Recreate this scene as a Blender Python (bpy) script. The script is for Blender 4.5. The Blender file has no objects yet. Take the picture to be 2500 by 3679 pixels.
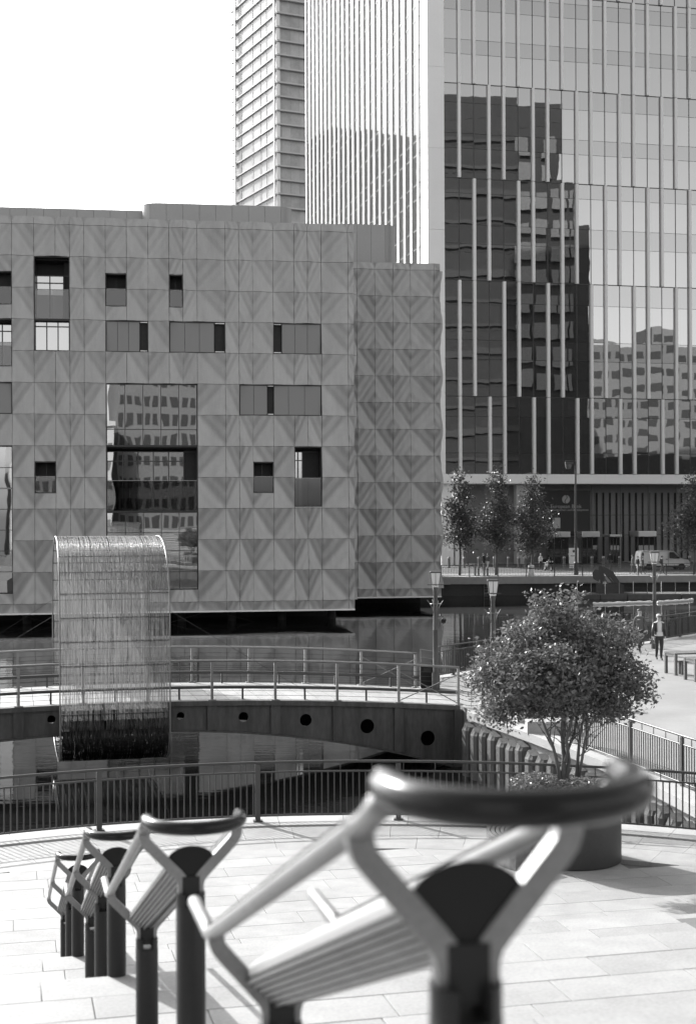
import bpy, bmesh, math, random
from mathutils import Vector, Matrix, Quaternion
random.seed(7)
sc = bpy.context.scene
COL = sc.collection
PI = math.pi

# ------------------------------------------------------------------ camera
CAMZ = 5.3            # eye height over the plaza paving
F = 5110.0            # focal length in photograph pixels (50 mm on 24x36 film)
HX, HY, ROLL = 1250.0, 1860.0, 0.0042   # horizon point and slight roll of the photograph
cam_d = bpy.data.cameras.new('camera')
cam = bpy.data.objects.new('camera', cam_d); COL.objects.link(cam)
cam_d.sensor_fit = 'VERTICAL'; cam_d.sensor_height = 36.0; cam_d.sensor_width = 24.0
cam_d.lens = 36.0 * F / 3679.0
cam_d.shift_y = (HY - 1839.5) / 3679.0
cam_d.clip_start = 0.05; cam_d.clip_end = 6000
cam.matrix_world = Matrix.Translation((0, 0, CAMZ)) @ Matrix.Rotation(PI / 2, 4, 'X') @ Matrix.Rotation(-ROLL, 4, 'Z')
cam_d.dof.use_dof = True; cam_d.dof.focus_distance = 34.0; cam_d.dof.aperture_fstop = 3.2
sc.camera = cam

# ------------------------------------------------------------------ sky and sun
SUN_EL = math.radians(31)
sx, sy = -0.6247, 0.7809
SUN = Vector((sx * math.cos(SUN_EL), sy * math.cos(SUN_EL), math.sin(SUN_EL)))
world = bpy.data.worlds.new('World'); sc.world = world; world.use_nodes = True
nt = world.node_tree; nt.nodes.clear()
wo = nt.nodes.new('ShaderNodeOutputWorld'); bg = nt.nodes.new('ShaderNodeBackground')
sky = nt.nodes.new('ShaderNodeTexSky'); sky.sky_type = 'NISHITA'; sky.sun_disc = False
sky.sun_elevation = SUN_EL; sky.sun_rotation = math.atan2(sx, sy)
sky.air_density = 1.0; sky.dust_density = 2.2; sky.ozone_density = 1.0
bw = nt.nodes.new('ShaderNodeRGBToBW')        # black-and-white film: the whole place is neutral grey
nt.links.new(sky.outputs[0], bw.inputs[0]); nt.links.new(bw.outputs[0], bg.inputs[0])
bg.inputs[1].default_value = 0.15
nt.links.new(bg.outputs[0], wo.inputs[0])
sun_d = bpy.data.lights.new('sun', 'SUN'); sun_d.energy = 2.7; sun_d.angle = math.radians(0.55)
sun_d.color = (1.0, 0.995, 0.985)
sun = bpy.data.objects.new('sun', sun_d); COL.objects.link(sun)
sun.rotation_euler = (-SUN).to_track_quat('-Z', 'Y').to_euler(); sun.location = (-60, 70, 90)
vs = sc.view_settings
vs.view_transform = 'Standard'; vs.look = 'None'; vs.gamma = 1.0; vs.use_curve_mapping = False
vs.exposure = 1.55
sc.cycles.use_denoising = True
sc.cycles.max_bounces = 8; sc.cycles.transparent_max_bounces = 24
sc.cycles.caustics_reflective = False; sc.cycles.caustics_refractive = False
sc.cycles.sample_clamp_indirect = 6.0

# ------------------------------------------------------------------ pixels to rays
def ab(x, y):
    dx, dy = x - HX, y - HY
    return (dx - ROLL * dy) / F, (ROLL * dx + dy) / F
def P(x, y, d):                      # point at depth d
    a, b = ab(x, y); return Vector((a * d, d, CAMZ - b * d))
def G(x, y, z=0.0):                  # point on the level z
    a, b = ab(x, y); d = (CAMZ - z) / b; return Vector((a * d, d, z))
def zat(x, y, d): return P(x, y, d).z

class Face:                          # an upright plane that runs along (1, k)
    def __init__(s, X, Y, k):
        n = math.hypot(1, k); s.o = Vector((X, Y)); s.e = Vector((1, k)) / n; s.n = Vector((k, -1)) / n
        s.ang = math.atan2(k, 1)
    def s_at(s, x, y=1860):
        a, b = ab(x, y)
        # o + e*t = (a d, d)
        t = (a * s.o.y - s.o.x) / (s.e.x - a * s.e.y); return t
    def depth(s, t): return s.o.y + s.e.y * t
    def z_at(s, x, y): return P(x, y, s.depth(s.s_at(x, y))).z
    def pt(s, t, z, out=0.0):
        q = s.o + s.e * t + s.n * out; return Vector((q.x, q.y, z))
    def mat(s, t, z, out=0.0):       # local x along the face, local y into it
        return Matrix.Translation(s.pt(t, z, out)) @ Matrix.Rotation(s.ang, 4, 'Z')

# ------------------------------------------------------------------ materials
def mat(name, g, rough=0.6, metal=0.0, var=0.0, scale=4.0, bump=0.0, bscale=40.0, spec=0.5, streak=None):
    m = bpy.data.materials.new(name); m.use_nodes = True
    t = m.node_tree; b = t.nodes['Principled BSDF']
    b.inputs['Base Color'].default_value = (g, g, g, 1)
    b.inputs['Roughness'].default_value = rough; b.inputs['Metallic'].default_value = metal
    b.inputs['Specular IOR Level'].default_value = spec
    if var or bump:
        tc = t.nodes.new('ShaderNodeTexCoord')
        mp = t.nodes.new('ShaderNodeMapping'); t.links.new(tc.outputs['Object'], mp.inputs[0])
        if streak: mp.inputs['Scale'].default_value = streak
    if var:
        oi = t.nodes.new('ShaderNodeObjectInfo')
        n1 = t.nodes.new('ShaderNodeTexNoise'); n1.inputs['Scale'].default_value = scale; n1.inputs['Detail'].default_value = 6
        n2 = t.nodes.new('ShaderNodeTexNoise'); n2.inputs['Scale'].default_value = scale * 14; n2.inputs['Detail'].default_value = 3
        for n in (n1, n2): t.links.new(mp.outputs[0], n.inputs[0])
        a = t.nodes.new('ShaderNodeMath'); a.operation = 'ADD'
        t.links.new(n1.outputs[0], a.inputs[0]); t.links.new(n2.outputs[0], a.inputs[1])
        a2 = t.nodes.new('ShaderNodeMath'); a2.operation = 'MULTIPLY_ADD'; a2.inputs[1].default_value = 0.35
        t.links.new(oi.outputs['Random'], a2.inputs[0]); t.links.new(a.outputs[0], a2.inputs[2])
        mr = t.nodes.new('ShaderNodeMapRange'); mr.inputs[1].default_value = 0.75; mr.inputs[2].default_value = 1.6
        mr.inputs[3].default_value = g * (1 - var); mr.inputs[4].default_value = min(0.9, g * (1 + var))
        t.links.new(a2.outputs[0], mr.inputs[0]); t.links.new(mr.outputs[0], b.inputs['Base Color'])
    if bump:
        n3 = t.nodes.new('ShaderNodeTexNoise'); n3.inputs['Scale'].default_value = bscale; n3.inputs['Detail'].default_value = 5
        t.links.new(mp.outputs[0], n3.inputs[0])
        bp = t.nodes.new('ShaderNodeBump'); bp.inputs['Strength'].default_value = bump; bp.inputs['Distance'].default_value = 0.02
        t.links.new(n3.outputs[0], bp.inputs['Height']); t.links.new(bp.outputs[0], b.inputs['Normal'])
    return m
def mirror_glass(name, refl, rough=0.01, wav=0.0, wscale=0.5, dark=0.015, edge=1.0):
    """Coated glazing: dark body under a partly reflecting, slightly wavy skin."""
    m = bpy.data.materials.new(name); m.use_nodes = True; t = m.node_tree; t.nodes.clear()
    o = t.nodes.new('ShaderNodeOutputMaterial'); mx = t.nodes.new('ShaderNodeMixShader')
    d = t.nodes.new('ShaderNodeBsdfDiffuse'); d.inputs[0].default_value = (dark, dark, dark, 1)
    g = t.nodes.new('ShaderNodeBsdfGlossy'); g.inputs['Roughness'].default_value = rough
    lw = t.nodes.new('ShaderNodeLayerWeight'); lw.inputs[0].default_value = 0.5
    mr = t.nodes.new('ShaderNodeMapRange'); mr.inputs[3].default_value = refl; mr.inputs[4].default_value = edge
    pw = t.nodes.new('ShaderNodeMath'); pw.operation = 'POWER'; pw.inputs[1].default_value = 3.5
    t.links.new(lw.outputs['Facing'], pw.inputs[0]); t.links.new(pw.outputs[0], mr.inputs[0])
    t.links.new(mr.outputs[0], mx.inputs[0]); t.links.new(d.outputs[0], mx.inputs[1]); t.links.new(g.outputs[0], mx.inputs[2])
    t.links.new(mx.outputs[0], o.inputs[0])
    if wav:
        tc = t.nodes.new('ShaderNodeTexCoord'); n = t.nodes.new('ShaderNodeTexNoise'); n.inputs['Scale'].default_value = wscale
        n.inputs['Detail'].default_value = 1.5
        geo = t.nodes.new('ShaderNodeNewGeometry'); t.links.new(geo.outputs['Position'], n.inputs[0])
        bp = t.nodes.new('ShaderNodeBump'); bp.inputs['Strength'].default_value = 1.0; bp.inputs['Distance'].default_value = wav
        t.links.new(n.outputs[0], bp.inputs['Height']); t.links.new(bp.outputs[0], g.inputs['Normal'])
    return m
def leaf_mat(name, g, tr=0.35, rough=0.35):
    m = bpy.data.materials.new(name); m.use_nodes = True; t = m.node_tree
    b = t.nodes['Principled BSDF']; o = t.nodes['Material Output']
    b.inputs['Roughness'].default_value = rough
    geo = t.nodes.new('ShaderNodeNewGeometry'); mr = t.nodes.new('ShaderNodeMapRange')
    mr.inputs[3].default_value = g * 0.6; mr.inputs[4].default_value = g * 1.5
    t.links.new(geo.outputs['Random Per Island'], mr.inputs[0]); t.links.new(mr.outputs[0], b.inputs['Base Color'])
    ts = t.nodes.new('ShaderNodeBsdfTranslucent'); t.links.new(mr.outputs[0], ts.inputs[0])
    mx = t.nodes.new('ShaderNodeMixShader'); mx.inputs[0].default_value = tr
    t.links.new(b.outputs[0], mx.inputs[1]); t.links.new(ts.outputs[0], mx.inputs[2]); t.links.new(mx.outputs[0], o.inputs[0])
    return m
def sheer(name, g, alpha, rough=0.3):
    m = bpy.data.materials.new(name); m.use_nodes = True
    b = m.node_tree.nodes['Principled BSDF']; b.inputs['Base Color'].default_value = (g, g, g, 1)
    b.inputs['Alpha'].default_value = alpha; b.inputs['Roughness'].default_value = rough
    return m

M = {}
M['slab'] = mat('pale_granite', 0.305, 0.75, var=0.2, scale=3.0, bump=0.15, bscale=120)
def add_dirt(m, scale, amount, stretch=None, spots=True):
    """Large soft stains across the whole floor, in place coordinates so that they run over the joints."""
    t = m.node_tree; b = t.nodes['Principled BSDF']; src = b.inputs['Base Color'].links[0].from_socket
    geo = t.nodes.new('ShaderNodeNewGeometry'); n = t.nodes.new('ShaderNodeTexNoise'); n.inputs['Scale'].default_value = scale; n.inputs['Detail'].default_value = 7
    n.inputs['Roughness'].default_value = 0.65
    pos = geo.outputs['Position']
    if stretch:
        mp = t.nodes.new('ShaderNodeMapping'); mp.inputs['Scale'].default_value = stretch; t.links.new(pos, mp.inputs[0]); pos = mp.outputs[0]
    t.links.new(pos, n.inputs[0]); mr = t.nodes.new('ShaderNodeMapRange')
    mr.inputs[1].default_value = 0.35; mr.inputs[2].default_value = 0.62; mr.inputs[3].default_value = 1 - amount; mr.inputs[4].default_value = 1.0
    v = t.nodes.new('ShaderNodeTexVoronoi'); v.inputs['Scale'].default_value = 3.1; t.links.new(geo.outputs['Position'], v.inputs[0])
    sp = t.nodes.new('ShaderNodeMapRange'); sp.inputs[1].default_value = 0.03; sp.inputs[2].default_value = 0.06; sp.inputs[3].default_value = 0.75 if spots else 1.0; sp.inputs[4].default_value = 1.0
    t.links.new(v.outputs['Distance'], sp.inputs[0]); t.links.new(n.outputs[0], mr.inputs[0])
    m1 = t.nodes.new('ShaderNodeMath'); m1.operation = 'MULTIPLY'; m2 = t.nodes.new('ShaderNodeMath'); m2.operation = 'MULTIPLY'
    t.links.new(mr.outputs[0], m1.inputs[0]); t.links.new(sp.outputs[0], m1.inputs[1])
    t.links.new(src, m2.inputs[0]); t.links.new(m1.outputs[0], m2.inputs[1]); t.links.new(m2.outputs[0], b.inputs['Base Color'])
add_dirt(M['slab'], 0.9, 0.16)
M['joint'] = mat('joint_mortar', 0.13, 0.9, var=0.2)
M['coping'] = mat('coping_stone', 0.33, 0.8, var=0.16, scale=2.5, bump=0.2)
M['paving'] = mat('quay_paving', 0.25, 0.8, var=0.09, scale=0.9, bump=0.1, bscale=60)
add_dirt(M['paving'], 0.35, 0.18)
M['concrete'] = mat('concrete', 0.20, 0.85, var=0.25, scale=1.2, bump=0.3)
M['dockwall'] = mat('dock_wall', 0.13, 0.85, var=0.4, scale=0.7, bump=0.4, streak=(1, 1, 0.35))
M['asphalt'] = mat('asphalt', 0.055, 0.9, var=0.25, scale=0.6, bump=0.3)
M['darksteel'] = mat('dark_painted_steel', 0.045, 0.38, var=0.2, scale=3)
M['post'] = mat('graphite_post', 0.018, 0.42, metal=0.0, var=0.15, scale=4, spec=0.25)
M['black'] = mat('black_gloss', 0.008, 0.22, spec=0.28)
M['plate'] = mat('matt_black_plate', 0.014, 0.6, spec=0.2)
M['stainless'] = mat('satin_stainless', 0.22, 0.42, metal=0.5, var=0.25, scale=9)
M['steelrail'] = mat('galvanised_rail', 0.22, 0.4, metal=0.6, var=0.15)
M['troughside'] = mat('dark_trough_side', 0.035, 0.5)  # shade between the ribs put into the side colour; sunlit lid stays pale
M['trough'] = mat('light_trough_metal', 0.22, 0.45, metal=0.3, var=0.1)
M['girder'] = mat('grey_girder_paint', 0.075, 0.55, var=0.38, scale=0.9, streak=(1, 1, 0.3))
M['deck'] = mat('deck_board', 0.30, 0.7, var=0.2, scale=2, streak=(3, 0.4, 1))
M['pile'] = mat('timber_pile', 0.10, 0.85, var=0.55, scale=1.4, bump=0.5, streak=(3, 3, 0.4))
M['panel'] = mat('folded_metal_panel', 0.35, 0.42, metal=0.28, var=0.09, scale=1.0)
M['screenwall'] = mat('roof_screen_metal', 0.30, 0.5, metal=0.25, var=0.05, scale=0.6)
M['inner'] = mat('shade_interior', 0.03, 0.8, var=0.3)  # near-black: shade of rooms and deep recesses is put into the colour
M['shade_void'] = mat('undercroft', 0.02, 0.9, var=0.3)  # near-black: shade below building and deck is put into the colour
M['frame'] = mat('window_frame', 0.035, 0.45)
M['white'] = mat('white_coated_metal', 0.80, 0.45, var=0.03, scale=0.5)
M['whitefin'] = mat('white_fin', 0.74, 0.4, var=0.03, scale=0.5)
M['ledge'] = mat('ledge_concrete', 0.5, 0.6, var=0.08)
M['infill'] = mat('grey_infill_panel', 0.42, 0.7, var=0.3, scale=0.5)
M['glass'] = mirror_glass('tower_glass', 0.37, wav=0.0065, wscale=0.35)
M['spandrel'] = mirror_glass('spandrel_glass', 0.32, wav=0.005, wscale=0.3, dark=0.03)
M['sideglass'] = mirror_glass('tower_side_glass', 0.07, wav=0.002, wscale=0.3, dark=0.085, edge=0.17)
M['farglass'] = mirror_glass('far_tower_glass', 0.02, wav=0.002, wscale=0.2, dark=0.62, edge=0.06)  # sky reflected in this face put into a pale diffuse body
M['winglass'] = mirror_glass('window_glass', 0.40, wav=0.009, wscale=0.3, dark=0.02)
M['lobbyglass'] = sheer('lobby_glass', 0.03, 0.12, 0.02)
M['balglass'] = mirror_glass('balustrade_glass', 0.07, wav=0.008, wscale=0.3)
_n = M['balglass'].node_tree; _d = [q for q in _n.nodes if q.type == 'BSDF_DIFFUSE'][0]; _mx = [q for q in _n.nodes if q.type == 'MIX_SHADER'][0]
_tp = _n.nodes.new('ShaderNodeBsdfTransparent'); _tp.inputs[0].default_value = (0.5, 0.5, 0.5, 1); _n.links.new(_tp.outputs[0], _mx.inputs[1])
M['mesh_screen'] = sheer('perforated_screen', 0.25, 0.88, 0.5)
add_dirt(M['panel'], 1.1, 0.16, (1, 1, 0.16), False); add_dirt(M['girder'], 2.2, 0.5, (1, 1, 0.12), False); add_dirt(M['dockwall'], 1.2, 0.5, (1, 1, 0.2), False)
M['lantern'] = mat('opal_lantern_glass', 0.62, 0.3)
M['wood'] = mat('weathered_wood', 0.11, 0.7, var=0.3, scale=3, streak=(6, 0.6, 1))
M['planter'] = mat('planter_steel', 0.03, 0.5, metal=0.1, var=0.2, scale=2)
M['soil'] = mat('soil', 0.04, 0.95, var=0.3)
M['bark'] = mat('bark', 0.10, 0.8, var=0.35, scale=6, bump=0.4)
M['leaf'] = leaf_mat('glossy_leaf', 0.14, 0.38, 0.42)
M['leaf2'] = leaf_mat('street_tree_leaf', 0.085, 0.30, 0.4)
M['lobby_wall'] = mat('lobby_wall', 0.36, 0.7, var=0.1)
M['lobby_dark'] = mat('lobby_slat', 0.015, 0.7)
M['sign_black'] = mat('sign_black', 0.012, 0.5)
M['sign_grey'] = mat('sign_lettering', 0.30, 0.6)
M['chrome'] = mat('brushed_canopy', 0.70, 0.3, metal=0.8)
M['vanwhite'] = mat('white_van_paint', 0.75, 0.25, var=0.02)
M['tyre'] = mat('tyre_rubber', 0.02, 0.8)
M['autoglass'] = mirror_glass('vehicle_glass', 0.12, dark=0.02)
M['red'] = mat('tail_lamp', 0.12, 0.3)
M['skin'] = mat('skin', 0.36, 0.6)
M['hairdark'] = mat('dark_hair', 0.03, 0.6)
M['hairlight'] = mat('pale_hair', 0.50, 0.6)
M['clothdark'] = mat('dark_cloth', 0.03, 0.85)
M['clothmid'] = mat('grey_cloth', 0.09, 0.85)
M['clothlight'] = mat('light_cloth', 0.55, 0.85)
M['leather'] = mat('dark_leather', 0.03, 0.4)
M['shoe'] = mat('dark_shoe', 0.03, 0.5)
M['excav'] = mat('excavator_paint', 0.05, 0.5, var=0.3)
M['pontoon'] = mat('pontoon_deck', 0.10, 0.8, var=0.3)
M['float'] = mat('white_float', 0.75, 0.6, var=0.1)
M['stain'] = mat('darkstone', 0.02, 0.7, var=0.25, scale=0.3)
M['dimledge'] = mat('dark_ledge', 0.05, 0.8, var=0.2)
M['litwall'] = mat('pale_render', 0.21, 0.8, var=0.12, scale=0.2)
M['greywall'] = mat('grey_stone_facade', 0.16, 0.8, var=0.2, scale=0.2)
M['pale_pane'] = mat('pale_window_pane', 0.17, 0.8, var=0.3)  # pale tone stands for sky seen through the glazing
# cords of the sculpture: pale plastic that lets light through
def cord_mat(name, g, tr, clear=0.0):
    m = bpy.data.materials.new(name); m.use_nodes = True; t = m.node_tree
    b = t.nodes['Principled BSDF']; o = t.nodes['Material Output']
    geo = t.nodes.new('ShaderNodeNewGeometry'); mr = t.nodes.new('ShaderNodeMapRange')
    mr.inputs[3].default_value = g * 0.78; mr.inputs[4].default_value = min(0.9, g * 1.12)
    t.links.new(geo.outputs['Random Per Island'], mr.inputs[0]); t.links.new(mr.outputs[0], b.inputs['Base Color'])
    b.inputs['Roughness'].default_value = 0.25
    ts = t.nodes.new('ShaderNodeBsdfTranslucent'); t.links.new(mr.outputs[0], ts.inputs[0])
    mx = t.nodes.new('ShaderNodeMixShader'); mx.inputs[0].default_value = tr
    t.links.new(b.outputs[0], mx.inputs[1]); t.links.new(ts.outputs[0], mx.inputs[2]); t.links.new(mx.outputs[0], o.inputs[0])
    b.inputs['Alpha'].default_value = 1.0
    if clear:                                   # clear plastic: part of the light passes straight through
        tp = t.nodes.new('ShaderNodeBsdfTransparent'); m2 = t.nodes.new('ShaderNodeMixShader'); m2.inputs[0].default_value = clear
        t.links.new(mx.outputs[0], m2.inputs[1]); t.links.new(tp.outputs[0], m2.inputs[2]); t.links.new(m2.outputs[0], o.inputs[0])
    return m
M['cord'] = cord_mat('pale_cord', 0.40, 0.4, 0.40)
M['cord_dark'] = cord_mat('dark_lower_cord', 0.018, 0.1)

def water_mat():
    m = bpy.data.materials.new('dock_water'); m.use_nodes = True; t = m.node_tree
    b = t.nodes['Principled BSDF']; b.inputs['Base Color'].default_value = (0.012, 0.012, 0.012, 1)
    b.inputs['Roughness'].default_value = 0.035; b.inputs['IOR'].default_value = 1.36
    geo = t.nodes.new('ShaderNodeNewGeometry'); mp = t.nodes.new('ShaderNodeMapping')
    mp.inputs['Scale'].default_value = (0.55, 1.5, 1); mp.inputs['Rotation'].default_value = (0, 0, 0.2)
    t.links.new(geo.outputs['Position'], mp.inputs[0])
    n1 = t.nodes.new('ShaderNodeTexNoise'); n1.inputs['Scale'].default_value = 2.2; n1.inputs['Detail'].default_value = 3
    n2 = t.nodes.new('ShaderNodeTexNoise'); n2.inputs['Scale'].default_value = 0.22; n2.inputs['Detail'].default_value = 2
    t.links.new(mp.outputs[0], n1.inputs[0]); t.links.new(mp.outputs[0], n2.inputs[0])
    ml = t.nodes.new('ShaderNodeMath'); ml.operation = 'MULTIPLY'       # ripples come in gusts, calm between
    mr = t.nodes.new('ShaderNodeMapRange'); mr.inputs[1].default_value = 0.46; mr.inputs[2].default_value = 0.62
    mr.inputs[3].default_value = 0.12; mr.inputs[4].default_value = 1.0
    t.links.new(n2.outputs[0], mr.inputs[0]); t.links.new(n1.outputs[0], ml.inputs[0]); t.links.new(mr.outputs[0], ml.inputs[1])
    bp = t.nodes.new('ShaderNodeBump'); bp.inputs['Strength'].default_value = 1.0; bp.inputs['Distance'].default_value = 0.0055
    t.links.new(ml.outputs[0], bp.inputs['Height']); t.links.new(bp.outputs[0], b.inputs['Normal'])
    return m
M['water'] = water_mat()

# ------------------------------------------------------------------ mesh and object helpers
WM = {}                                        # world matrices of objects made here
def link(o, parent=None, world=None):
    COL.objects.link(o)
    w = world if world is not None else Matrix.Identity(4)
    if parent is not None:
        o.parent = parent; o.matrix_parent_inverse = WM[parent.as_pointer()].inverted()
    o.matrix_basis = w; WM[o.as_pointer()] = w
    return o
def tag(o, label, cat=None, group=None, kind=None):
    if label: o['label'] = label
    if cat: o['category'] = cat
    if group: o['group'] = group
    if kind: o['kind'] = kind
    return o
def root(name, label, cat, loc=(0, 0, 0), rz=0.0, group=None):
    o = bpy.data.objects.new(name, None); o.empty_display_size = 0.3
    link(o, None, Matrix.Translation(loc) @ Matrix.Rotation(rz, 4, 'Z'))
    return tag(o, label, cat, group)
def inst(name, me, parent, world):             # another object that shares mesh data
    return link(bpy.data.objects.new(name, me), parent, world)

class MB:
    def __init__(s): s.v = []; s.f = []; s.mi = []; s.cur = 0
    def add(s, vs_, fs):
        n = len(s.v); s.v.extend([tuple(p) for p in vs_])
        for f in fs: s.f.append(tuple(i + n for i in f)); s.mi.append(s.cur)
        return s
    def box(s, x0, x1, y0, y1, z0, z1, mx=None):
        p = [(x0, y0, z0), (x1, y0, z0), (x1, y1, z0), (x0, y1, z0), (x0, y0, z1), (x1, y0, z1), (x1, y1, z1), (x0, y1, z1)]
        if mx is not None: p = [mx @ Vector(q) for q in p]
        return s.add(p, [(0, 3, 2, 1), (4, 5, 6, 7), (0, 1, 5, 4), (1, 2, 6, 5), (2, 3, 7, 6), (3, 0, 4, 7)])
    def bbox(s, x0, x1, y0, y1, z0, z1, b=0.01, mx=None):   # box with chamfered edges
        bm = bmesh.new(); r = bmesh.ops.create_cube(bm, size=1)
        for v in bm.verts: v.co = Vector(((x0 + x1) / 2 + v.co.x * (x1 - x0), (y0 + y1) / 2 + v.co.y * (y1 - y0), (z0 + z1) / 2 + v.co.z * (z1 - z0)))
        bmesh.ops.bevel(bm, geom=bm.edges[:], offset=b, segments=2, affect='EDGES', profile=0.6)
        bm.verts.index_update()
        s.add([(mx @ v.co) if mx is not None else v.co for v in bm.verts], [[v.index for v in f.verts] for f in bm.faces]); bm.free(); return s
    def quad(s, a, b, c, d): return s.add([a, b, c, d], [(0, 1, 2, 3)])
    def prism(s, poly, z0, z1, mx=None, cap=True):
        n = len(poly); p = [Vector((q[0], q[1], z0)) for q in poly] + [Vector((q[0], q[1], z1)) for q in poly]
        if mx is not None: p = [mx @ q for q in p]
        fs = [(i, (i + 1) % n, (i + 1) % n + n, i + n) for i in range(n)]
        if cap: fs += [tuple(range(n - 1, -1, -1)), tuple(range(n, 2 * n))]
        return s.add(p, fs)
    def tube(s, pts, r, n=8, cap=True, closed=False):
        pts = [Vector(p) for p in pts]; m = len(pts); rs = r if isinstance(r, (list, tuple)) else [r] * m
        ring = []; up = None
        for i in range(m):
            if closed: t = pts[(i + 1) % m] - pts[i - 1]
            else: t = pts[min(i + 1, m - 1)] - pts[max(i - 1, 0)]
            t.normalize()
            if up is None:
                up = Vector((0, 0, 1)) if abs(t.z) < 0.9 else Vector((1, 0, 0))
            a = t.cross(up).normalized(); up2 = a.cross(t).normalized(); up = up2
            ring.append([pts[i] + (a * math.cos(2 * PI * k / n) + up2 * math.sin(2 * PI * k / n)) * rs[i] for k in range(n)])
        vs_ = [p for rg in ring for p in rg]; fs = []
        for i in range(m if closed else m - 1):
            j = (i + 1) % m
            for k in range(n): fs.append((i * n + k, i * n + (k + 1) % n, j * n + (k + 1) % n, j * n + k))
        if cap and not closed: fs += [tuple(range(n - 1, -1, -1)), tuple((m - 1) * n + k for k in range(n))]
        return s.add(vs_, fs)
    def cyl(s, x, y, z0, z1, r0, r1=None, n=16, mx=None, cap=True):
        r1 = r0 if r1 is None else r1
        return s.lathe([(r0, z0), (r1, z1)], x, y, n, mx, cap)
    def lathe(s, prof, x=0, y=0, n=16, mx=None, cap=True):
        vs_ = []; m = len(prof)
        for r, z in prof: vs_ += [Vector((x + r * math.cos(2 * PI * k / n), y + r * math.sin(2 * PI * k / n), z)) for k in range(n)]
        if mx is not None: vs_ = [mx @ v for v in vs_]
        fs = [(i * n + k, i * n + (k + 1) % n, (i + 1) * n + (k + 1) % n, (i + 1) * n + k) for i in range(m - 1) for k in range(n)]
        if cap: fs += [tuple(range(n - 1, -1, -1)), tuple((m - 1) * n + k for k in range(n))]
        return s.add(vs_, fs)
    def bar(s, a, b, w, h, up=(0, 0, 1)):       # rectangular bar from a to b, w across, h along up
        a, b = Vector(a), Vector(b); t = (b - a).normalized(); up = Vector(up)
        if abs(t.dot(up)) > 0.98: up = Vector((0, 1, 0))
        x = t.cross(up).normalized() * (w / 2); y = x.cross(t).normalized() * (h / 2)
        p = [a - x - y, a + x - y, a + x + y, a - x + y, b - x - y, b + x - y, b + x + y, b - x + y]
        return s.add(p, [(0, 3, 2, 1), (4, 5, 6, 7), (0, 1, 5, 4), (1, 2, 6, 5), (2, 3, 7, 6), (3, 0, 4, 7)])
    def ribbon(s, pts, w, nrm, depth):          # flat bar bent along a path that lies across the direction nrm
        pts = [Vector(p) for p in pts]; nrm = Vector(nrm).normalized(); m = len(pts); vs_ = []
        for i in range(m):
            t = (pts[min(i + 1, m - 1)] - pts[max(i - 1, 0)]).normalized(); x = t.cross(nrm).normalized()
            for a, c in ((-1, -1), (1, -1), (1, 1), (-1, 1)): vs_.append(pts[i] + x * (a * w / 2) + nrm * (c * depth / 2))
        fs = [(i * 4 + k, i * 4 + (k + 1) % 4, i * 4 + 4 + (k + 1) % 4, i * 4 + 4 + k) for i in range(m - 1) for k in range(4)]
        return s.add(vs_, fs + [(3, 2, 1, 0), tuple(4 * (m - 1) + k for k in range(4))])
    def mesh(s, name, m, smooth=False):
        me = bpy.data.meshes.new(name); me.from_pydata(s.v, [], s.f); me.update()
        for x in (m if isinstance(m, (list, tuple)) else [m]): me.materials.append(M[x] if isinstance(x, str) else x)
        if any(s.mi): me.polygons.foreach_set('material_index', s.mi)
        if smooth:
            me.polygons.foreach_set('use_smooth', [True] * len(me.polygons))
            if smooth != 'all': me.set_sharp_from_angle(angle=math.radians(40))
        return me
    def build(s, name, m, parent=None, smooth=False, world=None):
        return link(bpy.data.objects.new(name, s.mesh(name, m, smooth)), parent, world)
def struct(o): o['kind'] = 'structure'; return o
ORD = ['first', 'second', 'third', 'fourth', 'fifth', 'sixth', 'seventh', 'eighth', 'ninth', 'tenth', 'eleventh', 'twelfth',
       'thirteenth', 'fourteenth', 'fifteenth', 'sixteenth', 'seventeenth', 'eighteenth', 'nineteenth', 'twentieth']
def copy_thing(src, world, label=None, group=None):
    c = src.copy(); COL.objects.link(c); c.matrix_basis = world; WM[c.as_pointer()] = world
    if label: c['label'] = label
    if group: c['group'] = group
    def rec(a, b):
        for ch in [o for o in COL.objects if o.parent == a]:
            d = ch.copy(); COL.objects.link(d); d.parent = b; rec(ch, d)
    rec(src, c); return c
# ================================================================== THE SETTING
K = 0.24; KN = math.hypot(1, K)
EU = Vector((1, K, 0)) / KN; EV = Vector((-K, 1, 0)) / KN       # the quarter's street grid
WZ = -1.65                                                       # water level
o = MB().quad((-500, -60, WZ), (500, -60, WZ), (500, 700, WZ), (-500, 700, WZ)).build('water', 'water'); struct(o)
# ground beyond the dock, out to the horizon
FQ = G(1600, 2074); FK = 0.09
def fq(X, back=0.0): return FQ.y + FK * (X - FQ.x) + back        # the far quay line
o = MB().prism([(-3000, fq(-3000) + 60), (-80, fq(-80)), (120, fq(120)), (3000, fq(3000)), (3000, 5000), (-3000, 5000)], -3.0, -0.06).build('ground', 'asphalt'); struct(o)
b = MB()
for i in range(36):
    X = -60 + i * 4.6
    b.box(X, X + 4.58, fq(X) - 0.12, fq(X) + 0.6, -0.62, 0.02)
struct(b.build('quay_coping', 'coping'))
b = MB(); b.prism([(-80, fq(-80) + 0.02), (120, fq(120) + 0.02), (120, fq(120) + 0.6), (-80, fq(-80) + 0.6)], -4, -0.6); struct(b.build('dock_wall', 'dockwall'))
b = MB(); b.prism([(-70, fq(-70) + 0.62), (110, fq(110) + 0.62), (110, fq(110) + 7.5), (-70, fq(-70) + 7.5)], -0.4, 0.0); struct(b.build('promenade_pavement', 'paving'))
b = MB()
for i in range(60):
    X = -70 + i * 3; b.box(X, X + 2.98, fq(X) + 7.5, fq(X) + 7.75, -0.3, 0.012)
struct(b.build('kerb', 'coping'))

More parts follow.
